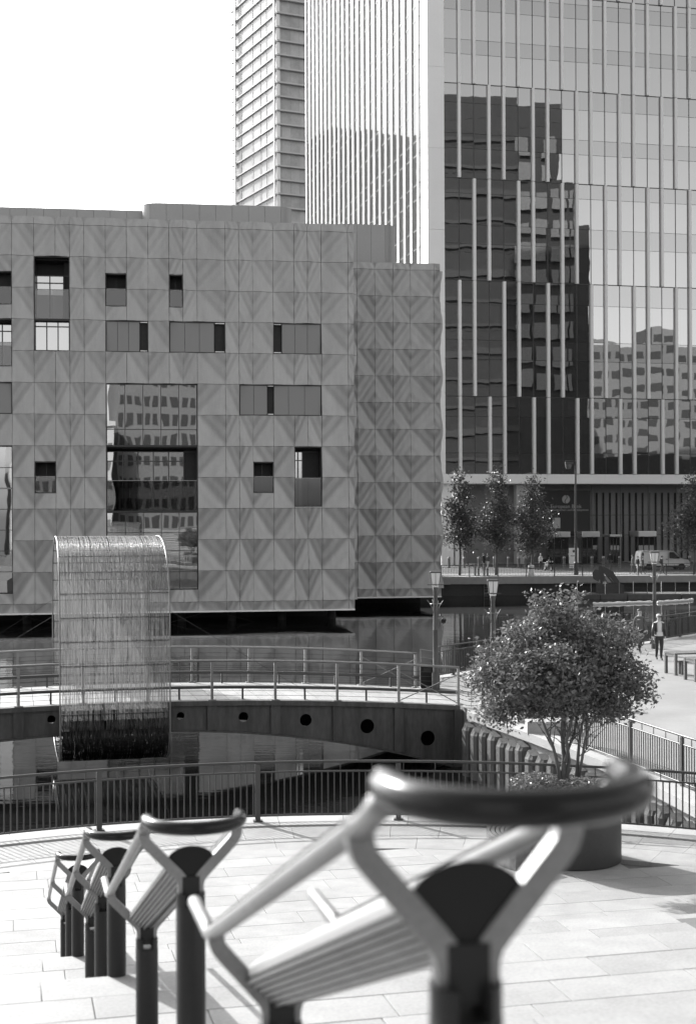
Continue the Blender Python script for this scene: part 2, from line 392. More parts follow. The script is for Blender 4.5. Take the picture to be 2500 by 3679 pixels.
# --- near plaza: a round-ended terrace by the water
CX, CY, R = 0.15, 12.35, 12.75
def arc(a, r): return (CX + r * math.cos(a), CY + r * math.sin(a))
quay = [(7.3, 22.6), tuple(G(2525, 2908).xy), tuple(G(2352, 2820).xy), tuple(G(2170, 2735).xy), tuple(G(1915, 2640).xy), tuple(G(1690, 2560).xy)]
bend_near = Vector((3.08, 39.65, 0)); bend_far = Vector((2.05, 43.97, 0))
edge_far = [(2.35, 44.6), (2.55, 46.7), (13.2, 60.75), (24.5, 75.5), (60, 122)]
poly = [arc(math.radians(a), R - 2.2) for a in range(4, 181, 4)]
poly = poly + [(-12.6, 6), (-40, 6), (-40, -30), (40, -30), (40, 12)]
plaza = MB().prism([(p[0], p[1]) for p in poly], -3.2, -0.07).build('plaza', 'joint'); struct(plaza)
# right quay ground
qp = quay + [(3.25, 39.5), (2.15, 43.9)] + edge_far + [(70, 122), (70, 12.5), (10.6, 12.5)]
right = MB().prism(qp, -3.2, 0.0).build('quay_pavement', 'paving'); struct(right)
def segstone(a0, a1, r0, r1, z0, z1, n=4):
    b = MB(); ps = [arc(a0 + (a1 - a0) * i / n, r1) for i in range(n + 1)] + [arc(a1 - (a1 - a0) * i / n, r0) for i in range(n + 1)]
    return b.prism(ps, z0, z1)
ang0, ang1 = math.radians(55), math.radians(126)
ring = 2 * R
i = 0; a = ang0
while a < ang1:                                                   # coping stones, paving ring
    da = 1.15 / R
    segstone(a, a + da - 0.0006, R - 0.62, R + 0.1, -0.5, 0.03).build('coping_stone', 'coping', plaza)
    a += da
a = ang0
while a < ang1:
    da = 0.9 / R
    segstone(a, a + da - 0.0005, R - 1.5, R - 0.63, -0.1, 0.0).build('slab', 'slab', plaza)
    segstone(a + 0.03, a + 0.03 + da - 0.0005, R - 2.3, R - 1.51, -0.1, 0.0).build('slab', 'slab', plaza)
    a += da
o = segstone(math.radians(30), math.radians(165), R - 0.5, R - 0.05, -4, -0.5, 40).build('plaza_dock_wall', 'dockwall'); struct(o)

# --- stairs down to the plaza: landings and flights, paved with stone slabs
LEV = [3.9, 3.2, 2.45, 1.2, 0.0]
NOSE = [2.0, 5.6, 8.95, 13.55]
NR = [4, 4, 7, 7]; SL = 0.39
FL = [(LEV[i] - LEV[i + 1]) / SL for i in range(4)]
def UV(u, v, z): q = EU * u + EV * v; return Vector((q.x, q.y, z))
GM = Matrix(((EU.x, EV.x, 0, 0), (EU.y, EV.y, 0, 0), (0, 0, 1, 0), (0, 0, 0, 1)))     # grid frame (u, v, z)
def ground_at(v):
    for i in range(4):
        if v <= NOSE[i]: return LEV[i]
        if v <= NOSE[i] + FL[i]:
            k = math.ceil((v - NOSE[i]) / FL[i] * NR[i] + 1e-6); return LEV[i] - k * (LEV[i] - LEV[i + 1]) / NR[i]
    return 0.0
prof = [(-20, -3.0), (-20, LEV[0] - 0.07)]
for i in range(4):
    prof += [(NOSE[i] - 0.02, LEV[i] - 0.07)]
    for k in range(1, NR[i] + 1):
        z = LEV[i] - k * (LEV[i] - LEV[i + 1]) / NR[i]
        prof += [(NOSE[i] - 0.02 + (k - 1) * FL[i] / NR[i], z - 0.07), (NOSE[i] - 0.02 + k * FL[i] / NR[i], z - 0.07)]
prof += [(NOSE[3] + FL[3], -3.0)]
b = MB(); n = len(prof); p = [UV(-14, q[0], q[1]) for q in prof] + [UV(16, q[0], q[1]) for q in prof]
b.add(p, [(j, (j + 1) % n, (j + 1) % n + n, j + n) for j in range(n)] + [tuple(range(n)), tuple(range(2 * n - 1, n - 1, -1))])
stairs = b.build('stairs', 'joint'); struct(stairs)
SLABM = {}
def slab(L, W, T, name='slab', m='slab'):
    key = (round(L, 3), round(W, 3), round(T, 3), m)
    if key not in SLABM: SLABM[key] = MB().bbox(0, L, 0, W, -T, 0, 0.004).mesh(name, m)
    return SLABM[key]
rnd = random.Random(3)
def pave_rows(parent, v0, v1, u0, u1, z, roww, lens, keep=None, nose=0.0):
    v = v1 + nose
    while v > v0 + 0.05:
        w = min(roww, v - v0); u = u0 - rnd.random() * 0.9
        while u < u1:
            L = rnd.choice(lens)
            if keep is None or keep(u, v - w, u + L, v):
                inst('slab', slab(L - 0.006, w - 0.006, 0.07), parent, GM @ Matrix.Translation((u, v - w, z + rnd.uniform(-0.0015, 0.0015))))
            u += L
        v -= w
pave_rows(stairs, NOSE[0] + FL[0], NOSE[1], -3.2, 4.5, LEV[1], 0.42, [0.9, 1.05, 1.2], nose=0.03)
pave_rows(stairs, NOSE[1] + FL[1], NOSE[2], -4.2, 5.0, LEV[2], 0.38, [0.9, 1.05, 1.2], nose=0.03)
pave_rows(stairs, NOSE[2] + FL[2], NOSE[3], -6.0, 6.6, LEV[3], 0.4, [0.9, 1.05, 1.2], nose=0.03)
pave_rows(stairs, -1.2, NOSE[0], -2, 2.6, LEV[0], 0.42, [0.9, 1.05, 1.2], nose=0.03)
for i in range(4):
    for k in range(1, NR[i] + 1):
        if k == NR[i]: continue
        z = LEV[i] - k * (LEV[i] - LEV[i + 1]) / NR[i]; tw = FL[i] / NR[i]
        MB().bbox(-13, 15, NOSE[i] + (k - 1) * tw - 0.01, NOSE[i] + k * tw + 0.02, z - 0.07, z, 0.005, GM).build('step', 'slab', stairs)
def in_plaza(u0, v0, u1, v1):
    for u in (u0, u1):
        for v in (v0, v1):
            q = UV(u, v, 0)
            if math.hypot(q.x - CX, q.y - CY) > R - 1.86: return False
    return True
pave_rows(plaza, NOSE[3] + FL[3] - 0.3, 24.0, -3.5, 12.0, -0.001, 0.52, [0.9, 1.1, 1.3], keep=in_plaza)
# edge stones of the right quay
qe = [Vector((p[0], p[1], 0)) for p in quay]
cnt = 0
for i in range(len(qe) - 1):
    a, c = qe[i], qe[i + 1]; L = (c - a).length; m = max(1, round(L / 1.6)); t = (c - a).normalized(); nrm = Vector((-t.y, t.x, 0))   # towards the water
    for k in range(m):
        p0 = a + t * (L * k / m); p1 = a + t * (L * (k + 1) / m - 0.012)
        MB().add([], []).prism([tuple((p0 + nrm * 0.12).xy), tuple((p0 - nrm * 0.42).xy), tuple((p1 - nrm * 0.42).xy), tuple((p1 + nrm * 0.12).xy)], -0.17, 0.035).build('coping_stone', 'coping', right)
# concrete dock face and fender piles below the coping
b = MB()
for i in range(len(qe) - 1):
    a, c = qe[i], qe[i + 1]; b.quad((a.x, a.y, -3), (c.x, c.y, -3), (c.x, c.y, -0.02), (a.x, a.y, -0.02))
MB_wall = b
piles = []
for i in range(len(qe) - 1):
    a, c = qe[i], qe[i + 1]; L = (c - a).length; t = (c - a).normalized(); nrm = Vector((-t.y, t.x, 0)); m = max(1, round(L / 0.62))
    for k in range(m): piles.append((a + t * (L * (k + 0.5) / m) + nrm * 0.10, t, nrm))
rp = random.Random(5)
PILE = []
for q in range(4):
    b = MB(); w = 0.19 + 0.02 * rp.random(); h = -0.27 - 0.05 * rp.random()
    prof2 = [(-w, -0.1), (w, -0.1), (w, 0.16), (w * 0.55, 0.22), (-w * 0.55, 0.22), (-w, 0.16)]
    n = len(prof2); zz = [-3.2, h - 0.14, h]
    sc2 = [1, 1, 0.72]
    vs_ = [(x * s2, y * s2, z + (0.05 * x / w if s2 < 1 else 0)) for z, s2 in zip(zz, sc2) for x, y in prof2]
    fs = [(r * n + k, r * n + (k + 1) % n, (r + 1) * n + (k + 1) % n, (r + 1) * n + k) for r in range(2) for k in range(n)] + [tuple(2 * n + k for k in range(n))]
    PILE.append(b.add(vs_, fs).mesh('timber_pile', 'pile'))
for i, (p, t, nrm) in enumerate(piles):
    w = Matrix(((t.x, nrm.x, 0, p.x), (t.y, nrm.y, 0, p.y), (0, 0, 1, rp.uniform(-0.06, 0.04)), (0, 0, 0, 1)))
    inst('timber_pile', PILE[i % 4], right, w)
# dock wall along the far side of the right quay
b = MB(); ef = [Vector((2.15, 43.9, 0))] + [Vector((p[0], p[1], 0)) for p in edge_far]
for a, c in zip(ef[:-1], ef[1:]):
    t = (c - a).normalized(); nrm = Vector((-t.y, t.x, 0)); L = (c - a).length; m = max(1, int(L / 2))
    for k in range(m):
        p0 = a + t * (L * k / m); p1 = a + t * (L * (k + 1) / m - 0.01)
        MB().prism([tuple((p0 - nrm * 0.4).xy), tuple((p1 - nrm * 0.4).xy), tuple((p1 + nrm * 0.1).xy), tuple((p0 + nrm * 0.1).xy)], -0.35, 0.02).build('coping_stone', 'coping', right)
# bank on the left where the bridge lands, outside the picture
left = MB().prism([(-16.2, 24), (-15.4, 35.2), (-16.6, 40), (-20, 60), (-60, 60), (-60, 24)], -3.2, 0.0).build('bank_pavement', 'paving'); struct(left)
# ================================================================== CLUB BUILDING OF FOLDED METAL PANELS, OVER THE WATER
A_F = 0.25
def fold(u, v, par):
    t = (u - v) if par else (u + v - 1.0)
    r = math.sqrt(t * t + 0.02) - 0.06
    return A_F * r * 1.1 - 0.022 * math.cos(4 * PI * min(r, 1.0)) * (1 - 0.3 * r)
PANEL = {}
def panel_mesh(w, h, par, u0=0.0, u1=1.0, v0=0.0, v1=1.0):
    key = (round(w, 2), round(h, 2), par, round(u0, 2), round(u1, 2), round(v0, 2), round(v1, 2))
    if key in PANEL: return PANEL[key]
    n = 13; g = 0.011; vs_ = []; fs = []
    for j in range(n):
        for i in range(n):
            a, c = i / (n - 1), j / (n - 1)
            uu, vv = u0 + (u1 - u0) * a, v0 + (v1 - v0) * c
            x = min(max(uu * w, u0 * w + g), u1 * w - g); z = min(max(vv * h, v0 * h + g), v1 * h - g)
            vs_.append((x, -fold(uu, vv, par), z))
    for j in range(n - 1):
        for i in range(n - 1): q = j * n + i; fs.append((q, q + 1, q + n + 1, q + n))
    rim = [i for i in range(n)] + [j * n + n - 1 for j in range(1, n)] + [(n - 1) * n + i for i in range(n - 2, -1, -1)] + [j * n for j in range(n - 2, 0, -1)]
    base = len(vs_); vs_ += [(vs_[k][0], 0.10, vs_[k][2]) for k in rim]; m = len(rim)
    fs += [(rim[(k + 1) % m], rim[k], base + k, base + (k + 1) % m) for k in range(m)]
    b = MB(); b.add(vs_, fs); me = b.mesh('panel', 'panel', smooth=True); PANEL[key] = me
    return me

fc = Face(0.466, 95.3, 0.15); fr = Face(0.6, 109.2, 0.15)
ZS = -0.85; ZR0 = -0.20; RH = 2.05; NROW = 12; ZTOP = 24.95
club = root('club_building', 'grey building clad in folded diamond metal panels standing over the water', 'building', fc.pt(0, WZ))
PX = [-186, -109, -32, 47.5, 126.7, 203.5, 255, 306.4, 383.2, 459.2, 536, 611.2, 661, 711.8, 812.4, 861.4, 910.5, 984, 1059.3, 1106.9, 1156.8, 1252, 1273]
CS = [fc.s_at(x) for x in PX]
def rowz(k): return ZR0 + RH * k
def S(x): return fc.s_at(x)
# windows: x0, x1 in picture columns; k0, k1 in panel rows; kind
WIN = [(-109, 47.5, 9.45, 10.5, 'slot'), (-32, 47.5, 7.5, 9.0, 'loggia1'), (-32, 47.5, 6, 7, 'screen'), (-109, 47.5, 0.33, 5.0, 'tall'),
       (126.7, 255, 9, 11, 'loggia2'), (126.7, 255, 8, 9, 'door'), (383.2, 459.2, 9.45, 10.5, 'slot'), (611.2, 661, 9.45, 10.5, 'slot'),
       (383.2, 536, 8, 9, 'screenR'), (611.2, 812.4, 8, 9, 'screenR'), (984, 1156.8, 8, 9, 'screenL'), (861.4, 1156.8, 6, 7, 'screenM'),
       (383.2, 711.8, 5, 7, 'flush'), (383.2, 711.8, 2.9, 5, 'loggia3'), (383.2, 711.8, 0.4, 2.9, 'flush2'),
       (126.7, 203.5, 3.5, 4.5, 'slot'), (910.5, 984, 3.5, 4.5, 'slot'), (1059.3, 1156.8, 3.05, 5, 'loggia4')]
def cuts(c0, c1, k):                  # free part of the cell in rows k..k+1
    s0, s1 = CS[c0], CS[c1]; lo, hi = 0.0, 1.0
    for x0, x1, k0, k1, _ in WIN:
        if S(x0) < (s0 + s1) / 2 < S(x1):
            a, c = max(k0 - k, 0), min(k1 - k, 1)
            if a < c:
                if a <= 0.001 and c >= 0.999: return None
                if a <= 0.001: lo = max(lo, c)
                elif c >= 0.999: hi = min(hi, a)
                else: hi = min(hi, a)
    return (lo, hi) if hi - lo > 0.02 else None
for c in range(len(CS) - 1):
    w = CS[c + 1] - CS[c]
    full = w if c < len(CS) - 2 else 1.0
    u1 = 1.0 if c < len(CS) - 2 else w / full
    for k in range(-1, NROW + 1):
        par = (c + k) % 2
        if k == -1:
            me = panel_mesh(full, RH, par, 0, u1, 1 - 0.62 / RH, 1.0)
        elif k == NROW:
            me = panel_mesh(full, RH, par, 0, u1, 0.0, 0.53 / RH)
        else:
            q = cuts(c, c + 1, k)
            if q is None: continue
            me = panel_mesh(full, RH, par, 0, u1, q[0], q[1])
        inst('panel', me, club, fc.mat(CS[c], rowz(k)))
# shell behind the panels
SE = CS[-1] - 0.03; S0 = CS[0] + 0.02
b = MB(); mx = fc.mat(0, 0)
b.box(S0, SE, 2.0, 2.2, ZS + 0.3, 24.3, mx)
b.box(S0 + 0.01, SE - 0.01, 0.14, 30, ZS, ZS + 0.28, mx); b.box(S0 + 0.01, SE - 0.01, 0.14, 29.9, 24.3, 24.6, mx)
for k in range(1, 12, 2): b.box(S0 + 0.3, SE - 0.3, 0.6, 2.0, rowz(k) - 0.16, rowz(k) - 0.02, mx)
b.build('interior', 'inner', club)
b = MB(); b.box(SE - 0.2, SE, 0.105, 30, ZS + 0.29, 24.29, mx); b.box(S0, S0 + 0.2, 0.105, 30, ZS + 0.29, 24.29, mx); b.box(S0 + .2, SE - .2, 29.6, 30, ZS + .29, 24.29, mx)
b.build('side_wall', 'screenwall', club)
MB().box(S0 + 0.02, SE - 0.02, 0.16, 29.8, 24.61, 24.75, mx).build('roof', 'concrete', club)
# side panels round the corner and light edge trim under the facade
for k in range(0, NROW):
    me = panel_mesh(2.0, RH, k % 2); 
    for q in range(3):
        w = Matrix.Translation(fc.pt(SE + 0.0, rowz(k), -0.15 - 2.0 * q)) @ Matrix.Rotation(fc.ang + PI / 2, 4, 'Z')
        if q == 0: inst('panel', me, club, w)
MB().box(S0, SE, -0.32, 0.12, ZS - 0.03, ZS + 0.06, mx).build('edge_trim', 'white', club)
# undercroft: piers, beams and bracing, its shade put into near-black colour
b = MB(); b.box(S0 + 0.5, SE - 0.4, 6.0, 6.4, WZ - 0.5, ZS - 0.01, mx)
b.build('undercroft_shade', 'shade_void', club)
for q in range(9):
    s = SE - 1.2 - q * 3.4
    MB().cyl(0, 0, WZ - 1.5, ZS - 0.01, 0.28, n=12, mx=fc.mat(s, 0, -2.6)).build('pier', 'shade_void', club, True)
for s in (S(40), S(760)):
    for sg in (-1, 1): MB().tube([fc.pt(s + sg * 0.2, ZS - 0.02, -0.6), fc.pt(s + sg * 3.2, WZ - 0.1, -0.9)], 0.012, 5).build('brace', 'frame', club)
def pane(parent, s0, s1, z0, z1, out, m='winglass', name='pane', face=fc):
    return MB().box(s0, s1, 0, 0.03, z0, z1, face.mat(0, 0, out)).build(name, m, parent)
def win(x0, x1, k0, k1, kind):
    s0, s1, z0, z1 = S(x0) + 0.012, S(x1) - 0.012, rowz(k0) + 0.012, rowz(k1) - 0.012
    dp = {'slot': 1.1, 'loggia1': 1.0, 'loggia2': 1.3, 'loggia3': 1.2, 'loggia4': 1.3, 'door': 0.5}.get(kind, 0.30)
    b = MB(); m = fc.mat(0, 0)
    for q in ((s0, s0 + 0.04, z0, z1), (s1 - 0.04, s1, z0, z1), (s0 + 0.04, s1 - 0.04, z0, z0 + 0.05), (s0 + 0.04, s1 - 0.04, z1 - 0.05, z1)):
        b.box(q[0], q[1], -0.02, dp + 0.25, q[2], q[3], m)
    w = b.build('window', 'frame', club)
    a0, a1, c0, c1 = s0 + 0.045, s1 - 0.045, z0 + 0.055, z1 - 0.055
    f = MB(); t = 0.045
    def fr_v(s, za, zb, out, tt=t): f.box(s - tt / 2, s + tt / 2, -0.03, 0.06, za, zb, fc.mat(0, 0, out))
    def fr_h(z, sa, sb, out, tt=t): f.box(sa, sb, -0.035, 0.05, z - tt / 2, z + tt / 2, fc.mat(0, 0, out))
    if kind == 'slot':
        pane(w, a0, a1, c0, c1, -dp, 'inner', 'recess_shade')
        zb = z0 + (z1 - z0) * 0.52
        pane(w, a0, a1, c0, zb, -0.03, 'balglass', 'balustrade')
        MB().box(a0, a1, -0.03, 0.02, zb + 0.005, zb + 0.04, fc.mat(0, 0, -0.03)).build('rail', 'stainless', w)
        fr_v((a0 + a1) / 2, c0, c1, -dp + 0.05)
    elif kind.startswith('loggia') or kind == 'door':
        n = {'loggia1': 2, 'loggia2': 2, 'loggia3': 5, 'loggia4': 2, 'door': 3}[kind]
        r = {'loggia2': 0.82, 'loggia3': 0.86, 'loggia4': 0.36}.get(kind, 1.0)
        zt = c0 + (c1 - c0) * {'door': 0.98, 'loggia2': 0.75}.get(kind, 0.94)
        cs = [a0 + (a1 - a0) * r * q / n for q in range(n + 1)]
        for q in range(n):
            ztr = c0 + (zt - c0) * 0.84
            pane(w, cs[q] + 0.02, cs[q + 1] - 0.02, c0, ztr, -dp); pane(w, cs[q] + 0.02, cs[q + 1] - 0.02, ztr + 0.02, zt, -dp)
            fr_v(cs[q + 1], c0, zt, -dp + 0.05, 0.07)
        fr_h(c0 + (zt - c0) * 0.84, a0, cs[-1], -dp + 0.05, 0.06); fr_h(zt, a0, a1, -dp + 0.05)
        if r < 1: MB().box(cs[-1] + 0.04, a1, 0, 0.05, c0, c1, fc.mat(0, 0, -dp)).build('recess_shade', 'inner', w)
        if kind != 'door':
            zb = z0 + (0.47 if kind != 'loggia1' else 0.5) * (z1 - z0)
            m2 = 2 if kind != 'loggia3' else 4
            for q in range(m2):
                pane(w, a0 + (a1 - a0) * q / m2 + 0.006, a0 + (a1 - a0) * (q + 1) / m2 - 0.006, c0, zb, -0.03, 'balglass', 'balustrade')
            MB().box(a0, a1, -0.03, 0.02, zb + 0.005, zb + 0.04, fc.mat(0, 0, -0.03)).build('rail', 'stainless', w)
    elif kind in ('flush', 'flush2', 'tall'):
        n = 5 if kind != 'tall' else 3
        zs = [c0, c0 + (c1 - c0) * 0.26, c1] if kind == 'flush' else ([c0, c0 + (c1 - c0) * 0.22, c0 + (c1 - c0) * 0.5, c0 + (c1 - c0) * 0.74, c1] if kind == 'flush2' else [c0 + (c1 - c0) * q / 7 for q in range(8)])
        for i in range(n):
            x0_, x1_ = a0 + (a1 - a0) * i / n, a0 + (a1 - a0) * (i + 1) / n
            for j in range(len(zs) - 1):
                p = pane(w, x0_ + 0.01, x1_ - 0.01, zs[j] + 0.01, zs[j + 1] - 0.01, -0.12)
            if i: fr_v(x0_, c0, c1, -0.09)
        for z in zs[1:-1]: fr_h(z, a0, a1, -0.09)
        if kind == 'tall':
            MB().box(a0, a1, -0.05, 0.03, zs[5] - 0.04, zs[5] + 0.05, fc.mat(0, 0, -0.06)).build('rail', 'stainless', w)
    else:                                    # perforated screens with one leaf slid open
        segs = {'screen': [0, 1], 'screenR': [0, .27, .54, .81], 'screenL': [.17, .45, .72, 1.0], 'screenM': [0, .17, .335]}[kind]
        if kind == 'screenM': lv = [(0, .17), (.17, .335), (.42, .6), (.6, .8), (.8, 1)]
        else: lv = list(zip(segs[:-1], segs[1:]))
        W_ = a1 - a0
        for p, q in lv: pane(w, a0 + W_ * p + 0.012, a0 + W_ * q - 0.012, c0, c1, -0.03, 'mesh_screen', 'screen')
        pane(w, a0, a1, c0, c1, -0.28, 'inner', 'recess_shade')
        op = {'screenR': (.83, 1.0), 'screenL': (0, .15), 'screenM': (.345, .41)}.get(kind)
        if op:
            sa, sb = a0 + W_ * op[0], a0 + W_ * op[1]
            MB().box(sa, sb, -0.02, 0.05, c1 - 0.05, c1, m).build('head_track', 'white', w)
            MB().box(sa, sb, -0.02, 0.05, c0, c0 + 0.05, m).build('sill_track', 'white', w)
    if f.f: f.build('frame', 'frame', w)
for q in WIN: win(*q)

# right wing, set back
RS = [fr.s_at(x) for x in (1180, 1222, 1285, 1348.6, 1413, 1475.7, 1559.7, 1583)]
ZB2 = 24.95
for c in range(len(RS) - 1):
    w = RS[c + 1] - RS[c]; last = c == len(RS) - 2; full = w if not last else 1.37; u1 = 1.0 if not last else w / full
    for k in range(-1, NROW + 1):
        par = (c + k) % 2
        if k == -1: me = panel_mesh(full, RH, par, 0, u1, 1 - 0.62 / RH, 1.0)
        elif k == NROW: me = panel_mesh(full, RH, par, 0, u1, 0.0, 0.53 / RH)
        else: me = panel_mesh(full, RH, par, 0, u1)
        inst('panel', me, club, fr.mat(RS[c], rowz(k)))
mr = fr.mat(0, 0); R0, R1 = RS[0] + 0.02, RS[-1] - 0.03
b = MB(); b.box(R0, R1, 0.6, 0.8, ZS + 0.3, 24.6, mr); b.box(R0 + .01, R1 - .01, 0.14, 24, ZS, ZS + 0.28, mr)
b.build('interior', 'inner', club)
b = MB(); b.box(R1 - 0.2, R1, 0.105, 24, ZS + 0.29, 24.5, mr); b.box(R0, R1 - .2, 23.6, 24, ZS + .29, 24.5, mr); b.build('side_wall', 'screenwall', club)
MB().box(R0 + 0.02, R1 - 0.02, 0.16, 23.9, 24.51, 24.7, mr).build('roof', 'concrete', club)
MB().box(R0, R1, -0.32, 0.12, ZS - 0.03, ZS + 0.06, mr).build('edge_trim', 'white', club)
b = MB(); b.box(R0 + 0.5, R1 - 0.4, 6.0, 6.4, WZ - 0.5, ZS - 0.01, mr); b.build('undercroft_shade', 'shade_void', club)
for k in range(NROW):
    me = panel_mesh(2.0, RH, k % 2)
    inst('panel', me, club, Matrix.Translation(fr.pt(RS[-1], rowz(k), -0.15)) @ Matrix.Rotation(fr.ang + PI / 2, 4, 'Z'))
# curved plant screens on the roof, one object per sheet
def roof_screen(s0, s1, dn, df, rad, z0, z1, step=1.12, face=fc, top=None):
    scr = MB().box(s0 + rad, s1 - rad, dn + rad, df - rad, z0, z1 - 0.35, face.mat(0, 0)).build('roof_screen', 'inner', club)
    path = []
    for cx_, cy_, a0 in ((s0 + rad, dn + rad, 180), (s1 - rad, dn + rad, 270), (s1 - rad, df - rad, 0), (s0 + rad, df - rad, 90)):
        for q in range(9): a = math.radians(a0 + q * 11.25); path.append(Vector((cx_ + rad * math.cos(a), cy_ + rad * math.sin(a))))
    path.append(path[0]); dist = [0]
    for a, c in zip(path[:-1], path[1:]): dist.append(dist[-1] + (c - a).length)
    def at(d):
        for i in range(len(path) - 1):
            if d <= dist[i + 1]: 
                L_ = dist[i + 1] - dist[i]
                return path[i].lerp(path[i + 1], (d - dist[i]) / L_ if L_ else 0)
        return path[-1]
    n = round(dist[-1] / step); m = face.mat(0, 0)
    for i in range(n):
        d0, d1 = dist[-1] * i / n + 0.008, dist[-1] * (i + 1) / n - 0.008
        pts = [at(d0 + (d1 - d0) * q / 6) for q in range(7)]
        b = MB(); vs_ = []
        for z in (z0, z1): vs_ += [m @ Vector((p.x, p.y, z)) for p in pts]
        b.add(vs_, [(q, q + 1, q + 8, q + 7) for q in range(6)]); b.build('sheet', 'screenwall', scr, 'all')
    c = MB(); k = len(path) - 1
    vs_ = [m @ Vector((p.x, p.y, z1 + dz)) for dz in (0.0, 0.06) for p in path[:-1]]
    c.add(vs_, [(q, (q + 1) % k, (q + 1) % k + k, q + k) for q in range(k)] + [tuple(range(k, 2 * k))]).build('cap', 'screenwall', scr)
roof_screen(S(518), S(1060) + 0.3, 3.0, 16, 1.1, 24.76, 26.62)
roof_screen(S(-260), S(640), 4.4, 14, 1.2, 24.76, 26.36)
roof_screen(fr.s_at(1215), fr.s_at(1438), 1.2, 10, 0.9, 24.71, 28.05, face=fr)

# ================================================================== WHITE-FINNED GLASS TOWER
TK = 0.235
X0 = 0.0
tf = Face(*(lambda p: (p.x, p.y))(P(1540, 1860, 157.0)), TK)
def tz(y): return tf.z_at(2127, y)
tower = root('glass_tower', 'tall glass tower with staggered white vertical fins rising behind the trees', 'office tower', tf.pt(0, 0))
lines = [1703.7, 1630, 1502, 1431, 1300, 1232, 1100, 1023, 894, 826.5, 717.5, 664.5, 559, 506.6, 399, 332.5, 228, 177, 73, 22, -82, -133, -237, -288]
LZ = [tz(y) for y in lines]
colx = [1600] + [1653 + 51.6 * i for i in range(17)] + [2531 + 51.0 * i for i in range(1, 5)]
CT = [tf.s_at(x) for x in colx]
pitch = (CT[17] - CT[1]) / 16
CT = [CT[0]] + [CT[1] + pitch * i for i in range(22)]
FZ = [tz(y) for y in (1703.7, 1431, 1023, 664.5, 332.5, 0, -330)]
ON = [[1, 1, 0, 1, 1, 0], [0, 1, 1, 0, 1, 1], [1, 0, 1, 1, 0, 1]]
rt = random.Random(11); PM = {}
def pane_box(w, h):
    k = (round(w, 2), round(h, 2))
    if k not in PM:
        me = MB().box(0.02, w - 0.02, 0, 0.05, 0.02, h - 0.02).mesh('pane', 'glass'); me2 = me.copy(); me2.materials[0] = M['spandrel']; PM[k] = (me, me2)
    return PM[k]
for c in range(len(CT) - 1):
    w = CT[c + 1] - CT[c]; vis = c < 19
    for r in range(len(LZ) - 1):
        h = LZ[r + 1] - LZ[r]; sp = r % 2 == 0
        if not (vis and r < 20): continue
        mxp = tf.mat(CT[c], LZ[r], 0.0) @ Matrix.Rotation(rt.gauss(0, 0.0016), 4, 'Z') @ Matrix.Rotation(rt.gauss(0, 0.0016), 4, 'X')
        inst('spandrel_panel' if sp else 'glass_pane', pane_box(w, h)[1 if sp else 0], tower, mxp)
ZTT = 96.0
mt = tf.mat(0, 0)
o = MB().box(CT[0], CT[-1], 0.002, 0.05, LZ[20], ZTT, mt).build('upper_glazing', 'glass', tower)
o = MB().box(CT[19] + .02, CT[-1], 0.0, 0.05, LZ[0], LZ[20] - .02, mt).build('end_glazing', 'glass', tower)
TD = 66.0; TW = CT[-1] + 1.5
b = MB(); b.box(CT[0] - 0.02, TW, 0.07, TD - 0.1, LZ[0], ZTT, mt); b.build('core', 'frame', tower)
for c in range(1, len(CT)):
    for i in range(6):
        if ON[(c - 1) % 3][i]:
            MB().box(CT[c] - 0.15, CT[c] + 0.15, -0.30, 0.0, FZ[i] + 0.03, FZ[i + 1] - 0.03, mt).build('fin', 'whitefin', tower)
        else:
            MB().box(CT[c] - 0.035, CT[c] + 0.035, -0.04, 0.0, FZ[i], FZ[i + 1], mt).build('mullion', 'frame', tower)
for i in range(1, 6):
    MB().box(CT[0], CT[-1], -0.03, 0.001, FZ[i] - 0.05, FZ[i] + 0.05, mt).build('transom', 'frame', tower)
# white corner cladding, panel by panel, and the beam above the lobby
zc = LZ[0]
while zc < 86:
    MB().box(0.0, CT[0] - 0.01, -0.12, 0.6, zc, zc + 8.98, mt).build('corner_panel', 'white', tower)
    MB().box(-0.02, 0.3, 0.605, 2.55, zc, zc + 8.98, mt).build('corner_panel', 'white', tower)
    zc += 9.0
for i in range(6):
    a = 0.0 + i * (TW / 6); MB().box(a, a + TW / 6 - 0.02, -0.13, 3.0, tz(1738), LZ[0] - 0.02, mt).build('beam_panel', 'white', tower)
MB().box(0.05, TW, 3.0, TD - 0.2, tz(1736), LZ[0] - 0.03, mt).build('lobby_ceiling', 'lobby_wall', tower)
# sunlit side: fins, glass bays between, floor lines
ms = tf.mat(0, 0)
NF = 23
for i in range(NF):
    y = 3.4 + i * (TD - 3.6) / (NF - 1)
    if i < NF - 1:
        y2 = 3.4 + (i + 1) * (TD - 3.6) / (NF - 1)
        MB().box(0.0, 0.06, y + 0.1, y2 - 0.1, LZ[0], ZTT, ms).build('side_glazing', 'sideglass', tower)
    MB().box(-0.14, 0.08, y - 0.36, y + 0.36, LZ[0], ZTT, ms).build('side_fin', 'whitefin', tower)
for z in LZ[1:20] + [LZ[20] + 1.7 * q for q in range(1, 24)]:
    MB().box(-0.035, 0.01, 0.7, TD - 0.1, z - 0.05, z + 0.05, ms).build('side_transom', 'frame', tower)
